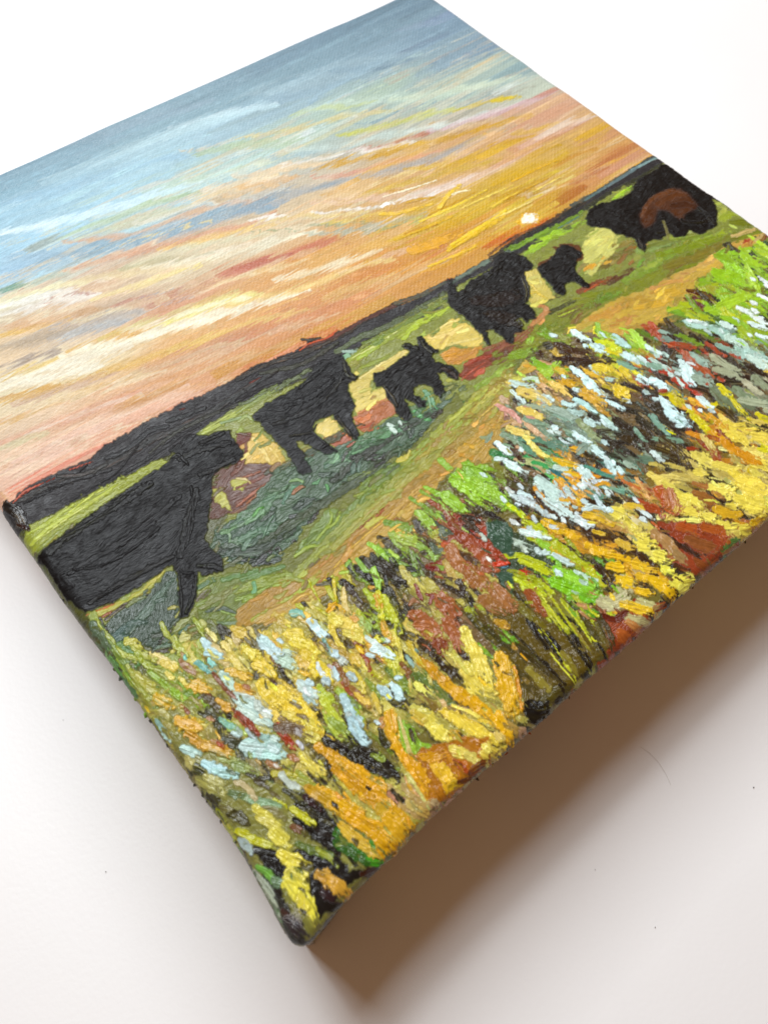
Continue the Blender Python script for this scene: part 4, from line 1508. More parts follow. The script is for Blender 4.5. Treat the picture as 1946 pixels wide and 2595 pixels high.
S 443c28 40 600,430 680,470 h2.8
~ green_daub
S 98b01c 26 590,580 630,600 h3
S b0b818 44 480,730 560,770 700,820 h4.4
S b8c020 40 810,600 870,640 940,690 h4.2
S acb81c 20 700,540 760,570 780,600 h4.4
S 2c6a1c 80 1090,740 1200,820 1300,890 h3.8
S 3c9c1c 44 1260,900 1320,900 1350,880 h4.6
S 2a5a18 50 1080,800 1160,860 1240,910 h3.4
S 6cac40 34 600,930 660,960 700,1010 h3.6
S 5c7c54 40 700,1000 760,1020 h3
S 587028 40 840,800 920,830 1040,870 h3
S 8c9c30 30 960,830 1030,880 1080,930 h3.2
S 708c58 50 530,520 600,550 680,560 h3.4
S 80a878 44 560,540 660,560 740,590 h3.8
S 5a7444 50 440,500 500,520 h3
S 9ca050 50 230,430 320,470 400,500 h3
S a8a85c 60 180,300 200,340 h3
S a8ac60 50 290,400 400,440 h3
S 909c34 44 760,400 840,420 960,470 h3.4
S a8a824 40 700,380 760,380 830,400 h3.4
S 8ca050 40 370,290 500,330 600,380 h3
S 789048 50 460,330 520,360 h3
S 90c030 44 1470,130 1500,200 1560,280 h3.8
S c4bc6c 20 1450,50 1560,400 1640,600 h3
S 84a038 40 1040,60 1100,110 1150,150 h3.4
S 7c9424 30 1290,270 1350,300 1340,260 h3
S b4ac78 34 470,430 540,470 600,560 h2.6
S 787844 44 620,600 700,600 760,650 h3
S 747830 50 1150,1060 1200,1030 1250,1010 h2.4
S 6c6c38 40 380,590 440,600 h2.6
S 8c8c44 40 220,480 h0
~ white_daub
S b4d0c8 50 150,230 200,250 250,270 h4.2
S b8d8dc 60 280,320 340,350 400,360 h4.6
S b0d4d0 50 340,370 400,390 470,400 h4.6
S c4d8d4 60 520,230 600,240 690,250 h4.6
S b8dcd4 60 590,270 680,280 750,290 h4.6
S a8c4bc 50 620,190 700,220 760,270 h4.2
S c4c8bc 44 740,390 800,450 870,480 h4.4
S d0d0c0 30 620,20 680,50 h4
S acb8b8 50 490,780 530,810 570,850 h3.4
S b0b4a0 40 580,960 660,1030 720,1100 h3.8
S b4b8a0 40 640,1050 700,1110 740,1180 h3.8
S acb4b0 40 1150,30 1180,80 1230,140 h4
S b0ccd4 50 1160,60 1200,130 1240,170 h4
S c0bcc4 24 840,190 870,230 h3.4
S 98a498 30 520,800 h0
~ yellow_daub
S dcc868 50 880,290 920,330 1000,380 h4
S dccc5c 40 860,270 900,330 970,400 h3.8
S ccc05c 50 590,590 660,640 740,700 h4
S c8bc60 44 600,650 680,690 780,760 h4
S d0c458 70 700,740 740,780 780,810 h4.2
S dccc54 80 740,860 820,900 900,930 h4.4
S d4c860 60 790,960 840,980 880,1010 h4.2
S dcd058 90 800,1010 850,1060 890,1110 h4.6
S e4d854 60 870,1080 920,1140 940,1200 h4.8
S d8c850 50 850,1090 900,1150 h4.4
S c8b858 50 1090,430 1140,450 1200,500 h3.6
S ccbc64 30 1080,300 1120,370 h3
S c8bc60 50 900,150 960,180 h3.6
S d0c058 60 880,60 940,110 h3.8
S d8c464 40 760,20 840,50 h3.8
S c0a848 50 1540,20 1600,60 h3.6
~ orange_daub
S c88c34 60 130,60 180,90 240,110 h4.2
S b87c28 50 180,150 240,190 280,230 h4
S bc8428 60 290,210 360,230 440,270 h4
S c88824 60 960,220 1060,290 1180,380 h3.8
S d8941c 70 1120,320 1240,400 1360,480 h4.4
S d08c20 60 1150,390 1280,480 1440,600 h4
S c0801c 50 1060,360 1200,480 1330,600 h3.6
S d49420 80 960,490 1100,570 1240,640 h4.8
S d8981c 80 1060,560 1180,640 1330,720 h5
S d4901c 80 1150,640 1280,720 1400,800 h4.8
S cc8c18 70 1240,700 1340,780 1420,850 h4.4
S b8842c 50 900,470 1000,540 1060,620 h3.8
S b88830 60 1330,600 1420,660 1500,720 h4
S c8943c 40 1100,690 1180,750 1330,850 h3.8
S cc9c50 44 1120,720 1200,800 1320,860 h3.4
S c48c50 60 960,970 1010,990 1040,1010 h4.2
S c88c48 80 1040,1010 1090,1040 1130,1090 h4.4
S b8804c 30 960,960 1000,1010 1010,1040 h4.4
S a87828 70 1390,640 1480,690 1540,700 h3.4
S c0906c 70 1520,560 1570,620 1600,640 h3.6
S d49420 34 1370,60 1420,180 1480,300 h4
S dc9818 34 1420,220 1520,370 1610,530 h4.4
S c0781c 60 1560,330 1620,420 1659,480 h3.8
S d49028 50 1400,20 1420,120 h3.8
S a86424 50 1590,250 1640,330 h3.4
~ red_daub
S 943018 30 480,20 550,80 610,160 h4.6
S ac3018 40 720,90 770,170 820,230 h4.8
S a85c38 34 790,280 840,300 h3.8
S a8603c 40 660,310 720,350 h3.4
S 704c40 60 720,110 830,120 900,150 h3
S a86850 30 330,190 390,210 h3.4
S b03c1c 20 360,200 400,230 h4
S 703418 40 810,700 880,740 h3.4
S b86440 26 1250,1300 h0
@ 1000 1895 .42194
! meadow
P a86c14 70,60 200,0 420,-60 560,-60 600,60 560,110 420,240 330,330 240,340 180,300 100,160 h2.6 r60
P a88c50 0,340 60,340 120,300 200,340 220,390 160,440 60,400 h2.6 r60
~ orange_daub
S d89c30 60 230,100 290,180 330,260 h4.6
S dca43c 60 280,120 330,210 360,240 h4.6
S cc8818 60 70,60 140,150 200,240 h4
S d89020 26 30,0 110,160 190,290 h4.6
S c88c28 60 0,380 60,430 100,470 h4.4
S cc9028 70 -40,420 20,500 60,540 h4.4
S c48018 60 170,60 230,60 300,40 h4
S b88c24 60 340,240 400,220 h3.6
S b05c18 50 400,90 440,140 h3.8
~ yellow_daub
S dcc868 60 350,20 420,40 470,60 h4.4
S d0c070 44 440,50 500,80 h4.2
S d8c058 100 560,40 620,70 h4.8
S dccc70 50 540,0 570,20 h4.4
S d0bc70 30 550,110 590,90 h3.4
S c8a868 50 150,380 210,410 h3.8
S c8c488 20 80,160 140,260 210,370 h4
S bca46c 44 80,330 120,370 h4
~ red_daub
S ac3c14 26 360,80 400,120 440,150 h4.4
S 7c3010 50 460,150 520,110 570,100 h3.6
S c49478 40 230,330 270,350 h4.4
S 6c3010 30 390,210 480,190 h3
@ 0 1200 .42194
~ dark_daub
S 121112 60 30,190 100,230 160,330 h3
S 2c1410 20 110,300 180,340 h2.4
S 0f0f10 60 270,500 330,570 420,680 h3
@ 0 0 1.173
# cow_figure|large black cow cropped by the left edge of the painting
@ 0 1200 .42194
P 0d0d0f 255,470 370,370 500,280 620,190 780,90 900,0 1010,-72 1060,-112 1010,-132 1040,-162 1080,-182 1100,-212 1160,-237 1250,-232 1340,-262 1390,-257 1400,-212 1440,-162 1470,-112 1440,-72 1400,-52 1330,-37 1290,8 1270,58 1280,108 1265,190 1250,310 1230,400 1270,450 1330,500 1350,560 1320,600 1230,620 1190,600 1185,680 1170,800 1130,860 1080,880 1075,800 1070,700 1065,600 1030,560 1000,570 930,620 840,680 740,740 640,790 520,840 400,740 280,560 200,520 r-32 h3
@ 0 1200 .42194
S 141416 50 300,470 480,330 700,190 900,60 h4
S 101012 16 310,430 480,330 640,230 780,120 h4.8
S 151517 40 420,600 620,480 860,330 1080,140 h4
S 0f0f11 14 440,580 600,560 760,480 960,330 h4.6
S 121214 30 540,780 700,680 880,580 1040,500 h4.2
S 0e0e10 12 590,740 640,720 720,680 h4.8
S 151517 50 1080,500 1130,300 1180,100 h4
S 101012 14 1120,440 1160,280 1150,80 h4.8
S 0f0f11 14 1080,580 1110,600 1160,600 h5
S 0e0e10 22 1175,620 1165,720 1120,840 h5.4
S 0f0f11 16 1075,620 1090,760 1085,860 h5
S 131315 30 1200,560 1280,560 1330,580 h4
@ 0 600 .42194
S 141518 40 1080,1340 1200,1280 1380,1240 h4
S 0c0c0e 20 1200,1240 1270,1215 1340,1180 h5.4
S 0f0f11 14 1030,1330 1070,1310 1130,1370 h5
S 181a1c 30 1200,1430 1280,1400 1400,1340 h4
# cow_figure|black cow second from the left, striding to the right
@ 600 600 .42194
P 121214 100,1060 150,1020 250,960 370,895 440,830 460,790 520,740 580,730 610,715 640,720 670,770 700,820 735,845 715,870 680,885 670,920 700,970 715,1010 690,1070 710,1130 740,1200 720,1230 690,1220 640,1160 590,1100 575,1070 520,1090 470,1110 460,1160 500,1200 560,1260 605,1290 560,1310 510,1300 440,1260 380,1220 350,1230 400,1300 440,1370 450,1410 400,1435 370,1420 330,1350 290,1280 230,1230 180,1170 130,1120 95,1080 r-35 h3
S 0d0d0f 16 380,910 450,850 560,760 h4.6
S 151618 30 220,1130 400,1060 560,940 650,820 h4
S 0e0e10 14 320,1200 440,1180 480,1130 h4.8
S 151618 30 300,1020 450,960 580,860 h4.2
S 101012 18 600,1080 660,1160 710,1220 h4.4
S 0e0e10 16 450,1170 530,1240 600,1290 h4.8
S 111113 26 640,740 660,830 710,850 h4.4
# cow_figure|small black calf in the middle, ears held out
P 0e0d0d 810,850 830,820 900,800 960,750 1040,690 1000,670 1000,640 1040,635 1080,660 1075,600 1110,595 1150,640 1180,670 1215,675 1210,700 1180,705 1190,750 1230,760 1300,780 1335,810 1330,860 1290,850 1240,815 1205,820 1230,880 1250,930 1230,970 1200,960 1170,910 1130,890 1080,905 1060,930 1100,970 1140,990 1130,1030 1090,1030 1040,990 1010,970 1040,1030 1060,1090 1040,1110 1000,1110 975,1080 940,1020 900,960 880,900 840,910 h3.2 r-40
S 0c0b0b 24 1000,655 1040,655 1080,675 h5
S 0b0b0b 24 1095,610 1130,660 1170,700 h5
S 121112 24 900,840 1000,780 1110,710 h4.4
S 0a0a0a 16 880,900 930,960 960,1020 h5
S 0a0a0a 14 1060,960 1100,1000 1130,1020 h5
S 2a1a14 20 1230,790 1280,810 1320,850 h3.4
# cow_figure|large black cow right of centre with a tall dark back
@ 0 0 1.173
P 0b0908 968,613 965,600 975,605 990,634 1015,605 1040,594 1069,573 1066,558 1080,547 1105,546 1127,551 1152,569 1152,583 1134,587 1130,601 1141,627 1145,641 1134,655 1152,666 1159,684 1141,698 1123,688 1112,695 1134,716 1113,723 1109,741 1094,742 1080,727 1065,713 1051,716 1058,735 1062,745 1051,745 1040,727 1026,709 1004,688 979,670 967,655 h3.2 r-30
S 1c110d 30 1030,650 1070,650 1110,640 h3.6
S 0a0808 14 985,640 1030,615 1080,580 h4.8
S 080707 12 1130,600 1140,630 1136,650 h5.6
S 1a100c 24 1060,680 1100,690 1120,700 h3.6
# cow_figure|small black calf with a brown rim, between the two big right-hand cows
@ 1246 600 .42194
P 5a3414 262,195 290,150 390,95 365,65 440,38 520,50 555,110 530,150 300,200 h2.6
P 0a0908 270,190 300,170 380,110 400,60 440,50 500,70 545,100 540,130 510,150 500,190 530,240 595,290 590,310 550,305 500,270 450,280 440,300 450,350 420,360 380,330 330,270 290,230 h3.4 r-35
S 080707 16 400,110 460,90 520,120 h4.8
S 0c0a08 26 330,200 420,190 480,150 h4.4
# cow_figure|largest black cow with a brown flank at the right edge
@ 1246 0 .42194
P 090808 565,1300 580,1260 640,1220 690,1215 780,1190 850,1130 870,1080 960,1030 1050,975 1120,1000 1500,1260 1440,1250 1380,1210 1320,1190 1350,1250 1360,1300 1350,1350 1300,1390 1240,1410 1180,1380 1160,1420 1100,1430 1060,1400 1020,1440 960,1440 930,1470 920,1520 880,1490 860,1440 800,1420 740,1400 690,1370 600,1365 570,1350 h2.6 r-30
P 4a260c 890,1290 930,1220 1000,1160 1080,1130 1140,1140 1200,1190 1240,1240 1180,1270 1150,1290 1150,1330 1060,1270 1000,1260 980,1310 960,1360 910,1370 890,1330 h2 r-40 s a.95
S 6a3c16 26 900,1300 930,1230 1000,1170 1080,1140 h1.6 a.7
S 5c3212 44 990,1230 1080,1180 1160,1170 h1.6 a.7
S 6a3c18 14 1000,1190 1090,1150 1150,1160 h1.8 a.6
S 3a1c0c 40 1090,1240 1160,1230 1210,1240 h1.6 a.7
S 4a260c 24 920,1350 950,1300 h1.6 a.7
S 0c0a08 26 1150,1330 1240,1340 1330,1310 h3
S 0e0a08 26 1000,1400 1080,1390 h3
S 7a7438 18 1030,1330 1050,1390 1060,1440 h1.4 a.7
S 0b0908 26 1240,1250 1300,1300 1330,1350 h3
S 1c120c 16 880,1440 900,1480 915,1510 h2.6
S 6a7028 26 940,1480 1020,1460 1120,1440 h1.2 a.8
S 6c7c28 20 1130,1440 1240,1420 1320,1400 h1.2 a.8
"""
# ---------------------------------------------------------------- paint it
def parse(text):
    ox = oy = 0.0; sc_ = 1.0; out = []
    for ln in text.split('\n'):
        t = ln.split()
        if not t: continue
        if t[0] == '@': ox, oy, sc_ = float(t[1]), float(t[2]), float(t[3]); continue
        if t[0] == '!': out.append(('!', t[1])); continue
        if t[0] == '~': out.append(('~', t[1])); continue
        if t[0] == '#':
            n = ln[2:].split('|'); out.append(('#', n[0].strip(), n[1].strip() if len(n) > 1 else None)); continue
        if t[0] == 'I':
            x, y = t[1].split(','); out.append(('I', t[2], ox + sc_ * float(x), oy + sc_ * float(y))); continue
        kind, hx = t[0], t[1]; w_ = None; k = 2
        if kind in 'SK': w_ = float(t[2]) * sc_; k = 3
        pts = []; opt = {}
        for q in t[k:]:
            if ',' in q:
                x, y = q.split(','); pts.append((ox + sc_ * float(x), oy + sc_ * float(y)))
            else: opt[q[0]] = float(q[1:]) if len(q) > 1 else 1.0
        out.append((kind, hx, w_, np.array(pts), opt))
    return out
def half_width(pts, wpx):
    """width seen across the stroke in the photograph -> half width on the canvas"""
    i = len(pts) // 2; a = pts[max(i - 1, 0)]; b = pts[min(i, len(pts) - 1)] if i > 0 else pts[-1]
    d = b - a; l = np.hypot(*d)
    if l < 1e-6: d = np.array([1.0, 0.8]); l = np.hypot(*d)
    c = (a + b) / 2; n = np.array([-d[1], d[0]]) / l * wpx / 2
    u0, v0 = photo_uv(*c); u1, v1 = photo_uv(*(c + n)); u2, v2 = photo_uv(*(c + d / l * 4))
    t = np.array([u2 - u0, v2 - v0]); t /= np.hypot(*t)
    q = np.array([u1 - u0, v1 - v0])
    return abs(-q[0] * t[1] + q[1] * t[0])
def direction(pts, deg):
    c = pts.mean(0); r = math.radians(deg)
    u0, v0 = photo_uv(*c); u1, v1 = photo_uv(c[0] + 5 * math.cos(r), c[1] + 5 * math.sin(r))
    t = np.array([u1 - u0, v1 - v0]); return t / np.hypot(*t)
def loose_strokes(n, seed, region, size, hh, near=False, spread=1.0):
    """small strokes that drag the colour of their surroundings about"""
    r = np.random.default_rng(seed); done = 0
    ids = [i for i, o in enumerate(OWN) if o[0] in region]
    while done < n:
        u = r.uniform(-0.01, 1.0); v = r.uniform(-0.012, 0.46)
        iu = int(np.searchsorted(US, u)); iv = int(np.searchsorted(VS, v))
        if Own[iv, iu] not in ids: continue
        done += 1
        p = photo_dir(u, v, 52 - 22 * min(max(u * 1.6, 0), 1) + r.normal(0, 14)) if OWN[Own[iv, iu]][0] == 'painted_meadow' or 'daub' in OWN[Own[iv, iu]][0] else np.array(photo_dir(u, v, -36 + r.normal(0, 16)))
        L = size * r.uniform(.5, 1.7); hw = size * r.uniform(.10, .24)
        q = np.array([[u, v] - p * L / 2, [u, v] + np.array([-p[1], p[0]]) * L * r.normal(0, .08), [u, v] + p * L / 2])
        ju = int(np.searchsorted(US, np.clip(u + r.normal(0, .014 * spread), -0.01, 1.0))); jv = int(np.searchsorted(VS, np.clip(v + r.normal(0, .012 * spread), -0.01, .5)))
        col = Cc[jv, ju] * math.exp(r.normal(0.05, .24)) * (1 + r.normal(0, .08, 3))
        if near and r.random() < .72:      # a colour used for one of the strokes close by
            dd = np.hypot(NEARP[:, 0] - u, NEARP[:, 1] - v); j = np.argsort(dd)[:5][r.integers(0, 5)]
            col = NEARC[j] * math.exp(r.normal(-.15, .2))
            if u < .36 and col[0] > 1.9 * col[1]: col = np.array([.42, .38, .07]) * math.exp(r.normal(0, .2))
            if r.random() < (.07 if u < .36 else .13): col = np.array([.020, .016, .008])  # near-black strokes paint in the shade of crevices between daubs
        stroke(curve(q[:, 0], q[:, 1]), hw, np.clip(col, .004, .85), h=hh * r.uniform(.5, 1.4), own=None, dry=.9, pick=.35)
def photo_dir(u, v, deg):
    P = ROT @ (np.array([u, v, 0.0]) - CAM)
    x, y = CX + FPX * P[0] / P[2], CY + FPX * P[1] / P[2]; r = math.radians(deg)
    u1, v1 = photo_uv(x + 5 * math.cos(r), y + 5 * math.sin(r)); t = np.array([u1 - u, v1 - v]); return t / np.hypot(*t)
prog = parse(DATA)
NP, NC, dn = [], [], None
for p in prog:
    if p[0] in '!#': dn = None
    elif p[0] == '~': dn = p[1]
    elif p[0] == 'S' and dn and dn != 'white_daub':
        NP.append(photo_uv(*p[3][len(p[3]) // 2])); NC.append(hexlin(p[1]))
NEARP, NEARC = np.array(NP), np.array(NC)
# broad under-painting of the sky from colours noted all over it
I = [p for p in prog if p[0] == 'I']
ip = [photo_uv(p[2], p[3]) for p in I]; ic = [hexlin(p[1]) for p in I]
lo = np.zeros((90, 60, 3)); gu, gv = np.meshgrid(np.linspace(-.2, 1.2, 60), np.linspace(.35, 1.2, 90))
ws = np.zeros(gu.shape)
for (a, b), c in zip(ip, ic):
    d = 1 / (((gu - a) * 0.22) ** 2 + (gv - b) ** 2 + 2e-5) ** 1.6
    lo += d[..., None] * c; ws += d
lo /= ws[..., None]
def up(lo, u, v):
    x = np.clip((u + .2) / 1.4 * 59, 0, 58.999); y = np.clip((v - .35) / .85 * 89, 0, 88.999)
    xi = x.astype(int); yi = y.astype(int); fx = (x - xi)[..., None]; fy = (y - yi)[..., None]
    return ((lo[yi, xi] * (1 - fx) + lo[yi, xi + 1] * fx) * (1 - fy) + (lo[yi + 1, xi] * (1 - fx) + lo[yi + 1, xi + 1] * fx) * fy)
Cc[:] = up(lo, UU, VV) * [1.0, 1.07, 1.08]
smeared = False
def smear():
    """the brush drags the sky colours sideways"""
    global Cc
    dv = 0.0040 * vn(UU / 0.16, VV / 0.006, 3) + 0.0045 * vn(UU / 0.09, VV / 0.0022, 5)
    idx = np.clip(np.searchsorted(VS, (VV + dv).ravel()).reshape(VV.shape), 0, NV - 1)
    Cc = np.take_along_axis(Cc, idx[..., None].repeat(3, 2), 0)
    st = vn(UU / 0.10, VV / 0.0017, 6) * .5 + vn(UU / 0.05, VV / 0.0009, 7) * .5
    Cc *= 0.78 * (1 + 0.12 * st)[..., None] * (1 + 0.04 * vn(UU / .06, VV / .012, 9))[..., None]
    Hh[:] += 0.00011 * st + 0.00008 * vn(UU / 0.18, VV / 0.004, 8)
daub = None; parent_meadow = 0
first = [i for i, p in enumerate(prog) if p[0] == '#'][0]      # thin washes, then the brush drags them, then the thick strokes
prog = [p for p in prog[:first] if p[0] != 'S'] + [('smear',)] + [p for p in prog[:first] if p[0] == 'S'] + prog[first:]
for p in prog:
    if p[0] == 'smear':
        g_ = np.random.default_rng(31)
        for i in range(400):               # long thin sweeps of the brush across the sky
            u = g_.uniform(-.02, 1.02); v = g_.uniform(.50, 1.0) + .0 * u
            L = g_.uniform(.10, .34); hw = g_.uniform(.0012, .0042); a = photo_dir(u, v, np.interp(u, [0, .35, .8], [-17, -21, -27]) + g_.normal(0, 1.6))
            q = np.array([[u, v] - a * L / 2, [u, v] + np.array([-a[1], a[0]]) * L * g_.normal(.015, .02), [u, v] + a * L / 2])
            iu = int(np.clip(np.searchsorted(US, np.clip(u, 0, 1)), 0, NU - 1)); iv = int(np.searchsorted(VS, np.clip(v + g_.normal(0, .016), .45, 1)))
            col = Cc[iv, iu] * math.exp(g_.normal(.02, .13)); low_ = np.interp(v, [.80, .88], [1, 0])
            if g_.random() < .22 * low_: col = col * .45 + .55 * np.array([.86, .74, .50])
            elif g_.random() < .16 * low_: col = col * .5 + .5 * np.array([.76, .45, .13])
            stroke(curve(q[:, 0], q[:, 1]), hw, np.clip(col, .01, .9), alpha=.75, soft=True)
        for q_ in prog:
            if q_[0] == 'K':
                U, V = photo_uv(q_[3][:, 0], q_[3][:, 1])
                stroke(curve(U, V), half_width(q_[3], q_[2]) * 1.0, hexlin(q_[1]) * [1.0, 1.07, 1.08], alpha=q_[4].get('a', .8) * .62, soft=True)
        smear(); continue
    if p[0] == 'I' or p[0] == '!':
        if p[0] == '!': daub = None
        continue
    if p[0] == '#':
        if p[1] == 'cow_figure' and not any(o[0] == 'cow_figure' for o in OWN):
            wr = np.random.default_rng(77)
            wp = [q for q in prog if q[0] == 'S' and hexlin(q[1]).min() > .55 and q[3][0][0] > 500]
            for i in range(120):           # many small pale petals set between the larger ones
                q = wp[wr.integers(0, len(wp))]; c = q[3][wr.integers(0, len(q[3]))]
                u, v = [float(t) for t in photo_uv(*c)]; u += wr.normal(0, .011); v += wr.normal(0, .009)
                if v < .02 or v > .40 or u > 1: continue
                a = photo_dir(u, v, 38 + wr.normal(0, 16)); L = wr.uniform(.003, .008); b = np.array([u, v])
                cl = hexlin(q[1]) * [.90, 1.0, 1.0] * wr.uniform(.75, 1.05)
                stroke(np.array([b - a * L / 2, b + a * L / 2]), wr.uniform(.0022, .0038), cl, h=3.6, own=None, dry=.3, pick=.1)
            loose_strokes(450, 21, ('painted_meadow', 'white_daub', 'yellow_daub', 'green_daub', 'orange_daub', 'red_daub', 'dark_daub'), 0.009, 2.2)
        old = [i for i, o in enumerate(OWN) if o[0] == p[1] and p[2] is None]
        if old: cur = old[0]; daub = None; continue
        OWN.append((p[1], p[2], 0)); cur = len(OWN) - 1; daub = None
        if p[1] == 'painted_meadow': parent_meadow = cur
        continue
    if p[0] == '~':
        if daub is None and not any('daub' in o[0] for o in OWN):
            loose_strokes(2600, 11, ('painted_meadow',), 0.026, 2.4, near=True)
            loose_strokes(700, 12, ('painted_path', 'painted_field', 'painted_bush'), 0.014, 1.1, spread=.4)
        daub = p[1]; continue
    kind, hx, wpx, pts, opt = p
    if opt.get('a', 1) <= 0: continue
    col = hexlin(hx); U, V = photo_uv(pts[:, 0], pts[:, 1])
    own = cur if cur else None
    if daub == 'orange_daub': col = col * [1.0, 1.22, .5]
    if daub == 'red_daub': col = col * [.85, 1.22, .95]
    if daub == 'green_daub': col = col * [1.0, .92, 1.0]
    if daub == 'yellow_daub': col = col * [1.06, 1.10, .72]
    if daub in ('green_daub', 'orange_daub'): col = col * 1.08
    if not daub and OWN[cur][0] == 'painted_bush': col = col * [.74, .80, .68]
    if daub == 'white_daub': col = col * [.93, 1.04, 1.04]
    if not daub and OWN[cur][0] == 'painted_path': col = col * [.92, 1.06, .82]
    if cur == 0: col = col * [1.0, 1.07, 1.08]
    if daub:
        OWN.append((daub, None, parent_meadow)); own = len(OWN) - 1
    h = opt.get('h', 0.6 if kind == 'K' else 1.4)
    if kind == 'P':
        poly(np.stack([U, V], 1), col, h, direction(pts, opt.get('r', -27)), opt.get('a', 1), own if own else None, soft='s' in opt)
    else:
        hw = half_width(pts, wpx)
        if kind == 'K': stroke(curve(U, V), hw * 1.35, col, alpha=opt.get('a', .8), soft=True)
        elif cur == 0: stroke(curve(U, V), hw, col, h=max(h, .6) * 1.5, own=None, dry=.6, pick=.35, jit=.2)
        else:
            cowish = OWN[cur][0] in ('cow_figure', 'painted_hill')
            if h <= 0: h = 2.4
            if OWN[cur][0] == 'cow_figure': h = 2.5 + (h - 3) * .35
            stroke(curve(U, V), hw * (1.0 if not daub else 1.10 if daub in ('white_daub', 'teal_daub', 'dark_daub') else 1.24), col, h=h, own=own, dry=.15 if cowish else .55, pick=.35 if not daub else .16, alpha=opt.get('a', 1))
# thin relief everywhere below the sky: crinkled, wavy bristle marks
isd = np.array([('daub' in o[0]) for o in OWN])[Own]
below = sm(0.0, 1.0, Hh / (0.8 * HU)) * (Own > 0) * np.where(isd, .25, 1)
ca = UU * .93 - VV * .36; cb = UU * .36 + VV * .93 + .004 * vn(UU / .02, VV / .02, 2)
cr = vn(ca / 0.0075, cb / 0.0020, 10) * .7 + vn(ca / 0.004, cb / 0.0014, 11) * .3
Hh += below * cr * 0.00022
Cc *= (1 + (Own > 0) * 0.06 * vn(UU / 0.0022, VV / 0.0022, 12))[..., None]
# the film turns over the edge: the sides carry the colours of the border, rubbed and greyed; the grey is lightened to paint in light caught on the rounding
cu = np.clip(UU, 0.004, 0.996); cv = np.clip(VV, 0.004, 0.996)
out = np.maximum(np.abs(UU - .5), np.abs(VV - .5)) - .5
iu = np.clip(np.searchsorted(US, cu.ravel() + 0.008 * vn(UU.ravel() / .01, VV.ravel() / .02, 13)), 0, NU - 1)
iv = np.clip(np.searchsorted(VS, cv.ravel() + 0.008 * vn(UU.ravel() / .02, VV.ravel() / .01, 14)), 0, NV - 1)
edgec = Cc[iv, iu].reshape(Cc.shape)
grey = np.array([0.46, 0.38, 0.27], np.float32) * (1 + .35 * vn(UU / .03, VV / .012, 15)[..., None])
rub = (0.42 + 0.30 * vn(UU / .012, VV / .012, 1) + .2 * vn(UU / .004, VV / .004, 2))
low = (VV < .42) | (UU < -0.004)
rub = np.clip(np.where(low, rub, rub * .3), 0, .8)[..., None]
k = sm(0.001, 0.012, out)[..., None]
Cc = Cc * (1 - k) + k * (edgec * (1 - rub) + grey * rub)
Hh *= (1 - .75 * sm(0.004, 0.02, out)); 
Cc = np.clip(Cc * 0.90, 0.003, 0.86)
# ---------------------------------------------------------------- relief -> mesh
cx_ = np.clip(UU, R_EDGE, 1 - R_EDGE); cy_ = np.clip(VV, R_EDGE, 1 - R_EDGE)
dx = UU - cx_; dy = VV - cy_; L = np.hypot(dx, dy); Ls = np.maximum(L, 1e-9); nx = dx / Ls; ny = dy / Ls
Lc = np.minimum(L, LMAX); th = np.minimum(Lc / R_EDGE, math.pi / 2)
taper = np.interp(UU, [0, .12, .5], [.006, .016, .032]) * sm(-.1, .02, VV + .3) * np.clip((L - R_EDGE * 1.5) / DEPTH, 0, 1)
wav = -taper + 0.0024 * vn(UU / .22, VV / .22, 4) + 0.0012 * vn(UU / .05, VV / .05, 7)                 # the stretched cloth is never quite straight
X = cx_ + nx * R_EDGE * np.sin(th) + nx * wav * sm(0, .01, L)
Y = cy_ + ny * R_EDGE * np.sin(th) + ny * wav * sm(0, .01, L)
pull = 0.0065 * np.exp(-(np.maximum(UU, 0) ** 2 + np.maximum(VV, 0) ** 2) / 0.045 ** 2)   # the folded corner sticks out a little
X = X - pull; Y = Y - pull * 1.1
Z = -R_EDGE * (1 - np.cos(th)) - np.maximum(Lc - R_EDGE * math.pi / 2, 0)
N0 = np.stack([nx * np.sin(th), ny * np.sin(th), np.cos(th)], -1)
Pos = np.stack([X, Y, Z], -1) + N0 * Hh[..., None]
gu_ = np.gradient(Pos, axis=1); gv_ = np.gradient(Pos, axis=0)
Nn = np.cross(gu_, gv_); nl = np.linalg.norm(Nn, axis=-1, keepdims=True)
Nn = np.where(nl > 1e-12, Nn / np.maximum(nl, 1e-12), N0)
Pos = (Pos * S).reshape(-1, 3).astype(np.float32); Nn = Nn.reshape(-1, 3).astype(np.float32)
Own[(L > R_EDGE * 1.45)] = 999
cell = Own[:-1, :-1].ravel()
dead = (L >= LMAX - 1e-6)
dc = (dead[:-1, :-1] & dead[1:, :-1] & dead[:-1, 1:] & dead[1:, 1:]).ravel()
ii = np.arange(NV * NU).reshape(NV, NU)
quad = np.stack([ii[:-1, :-1], ii[:-1, 1:], ii[1:, 1:], ii[1:, :-1]], -1).reshape(-1, 4)
quad = quad[~dc]; cell = cell[~dc]
order = np.argsort(cell, kind='stable'); quad = quad[order]; cell = cell[order]
GL = np.array([.26 if i == 0 else .19 if o[0] in ('cow_figure', 'painted_hill') else .32 if o[0] in ('painted_field', 'painted_path') else .40 for i, o in enumerate(OWN)] + [.2])
Gv = GL[np.where(Own == 999, len(OWN), Own)].astype(np.float32)
Gv = np.where((UU > .55) & (Gv < .25), .24, Gv)          # the wetter blacks to the right
for _ in range(2): Gv = blur(Gv)
Gv = Gv.ravel(); brv = np.stack([Bs, Bt], -1).reshape(-1, 2).astype(np.float32)
colv = np.concatenate([Cc, Ww[..., None]], -1).reshape(-1, 4).astype(np.float32)
uvw = np.stack([UU, VV], -1).reshape(-1, 2)
mp, nd, lk, pb = nodes('oil_paint')
at = nd.new('ShaderNodeAttribute'); at.attribute_name = 'paint'
tc = nd.new('ShaderNodeAttribute'); tc.attribute_name = 'canvas_uv'
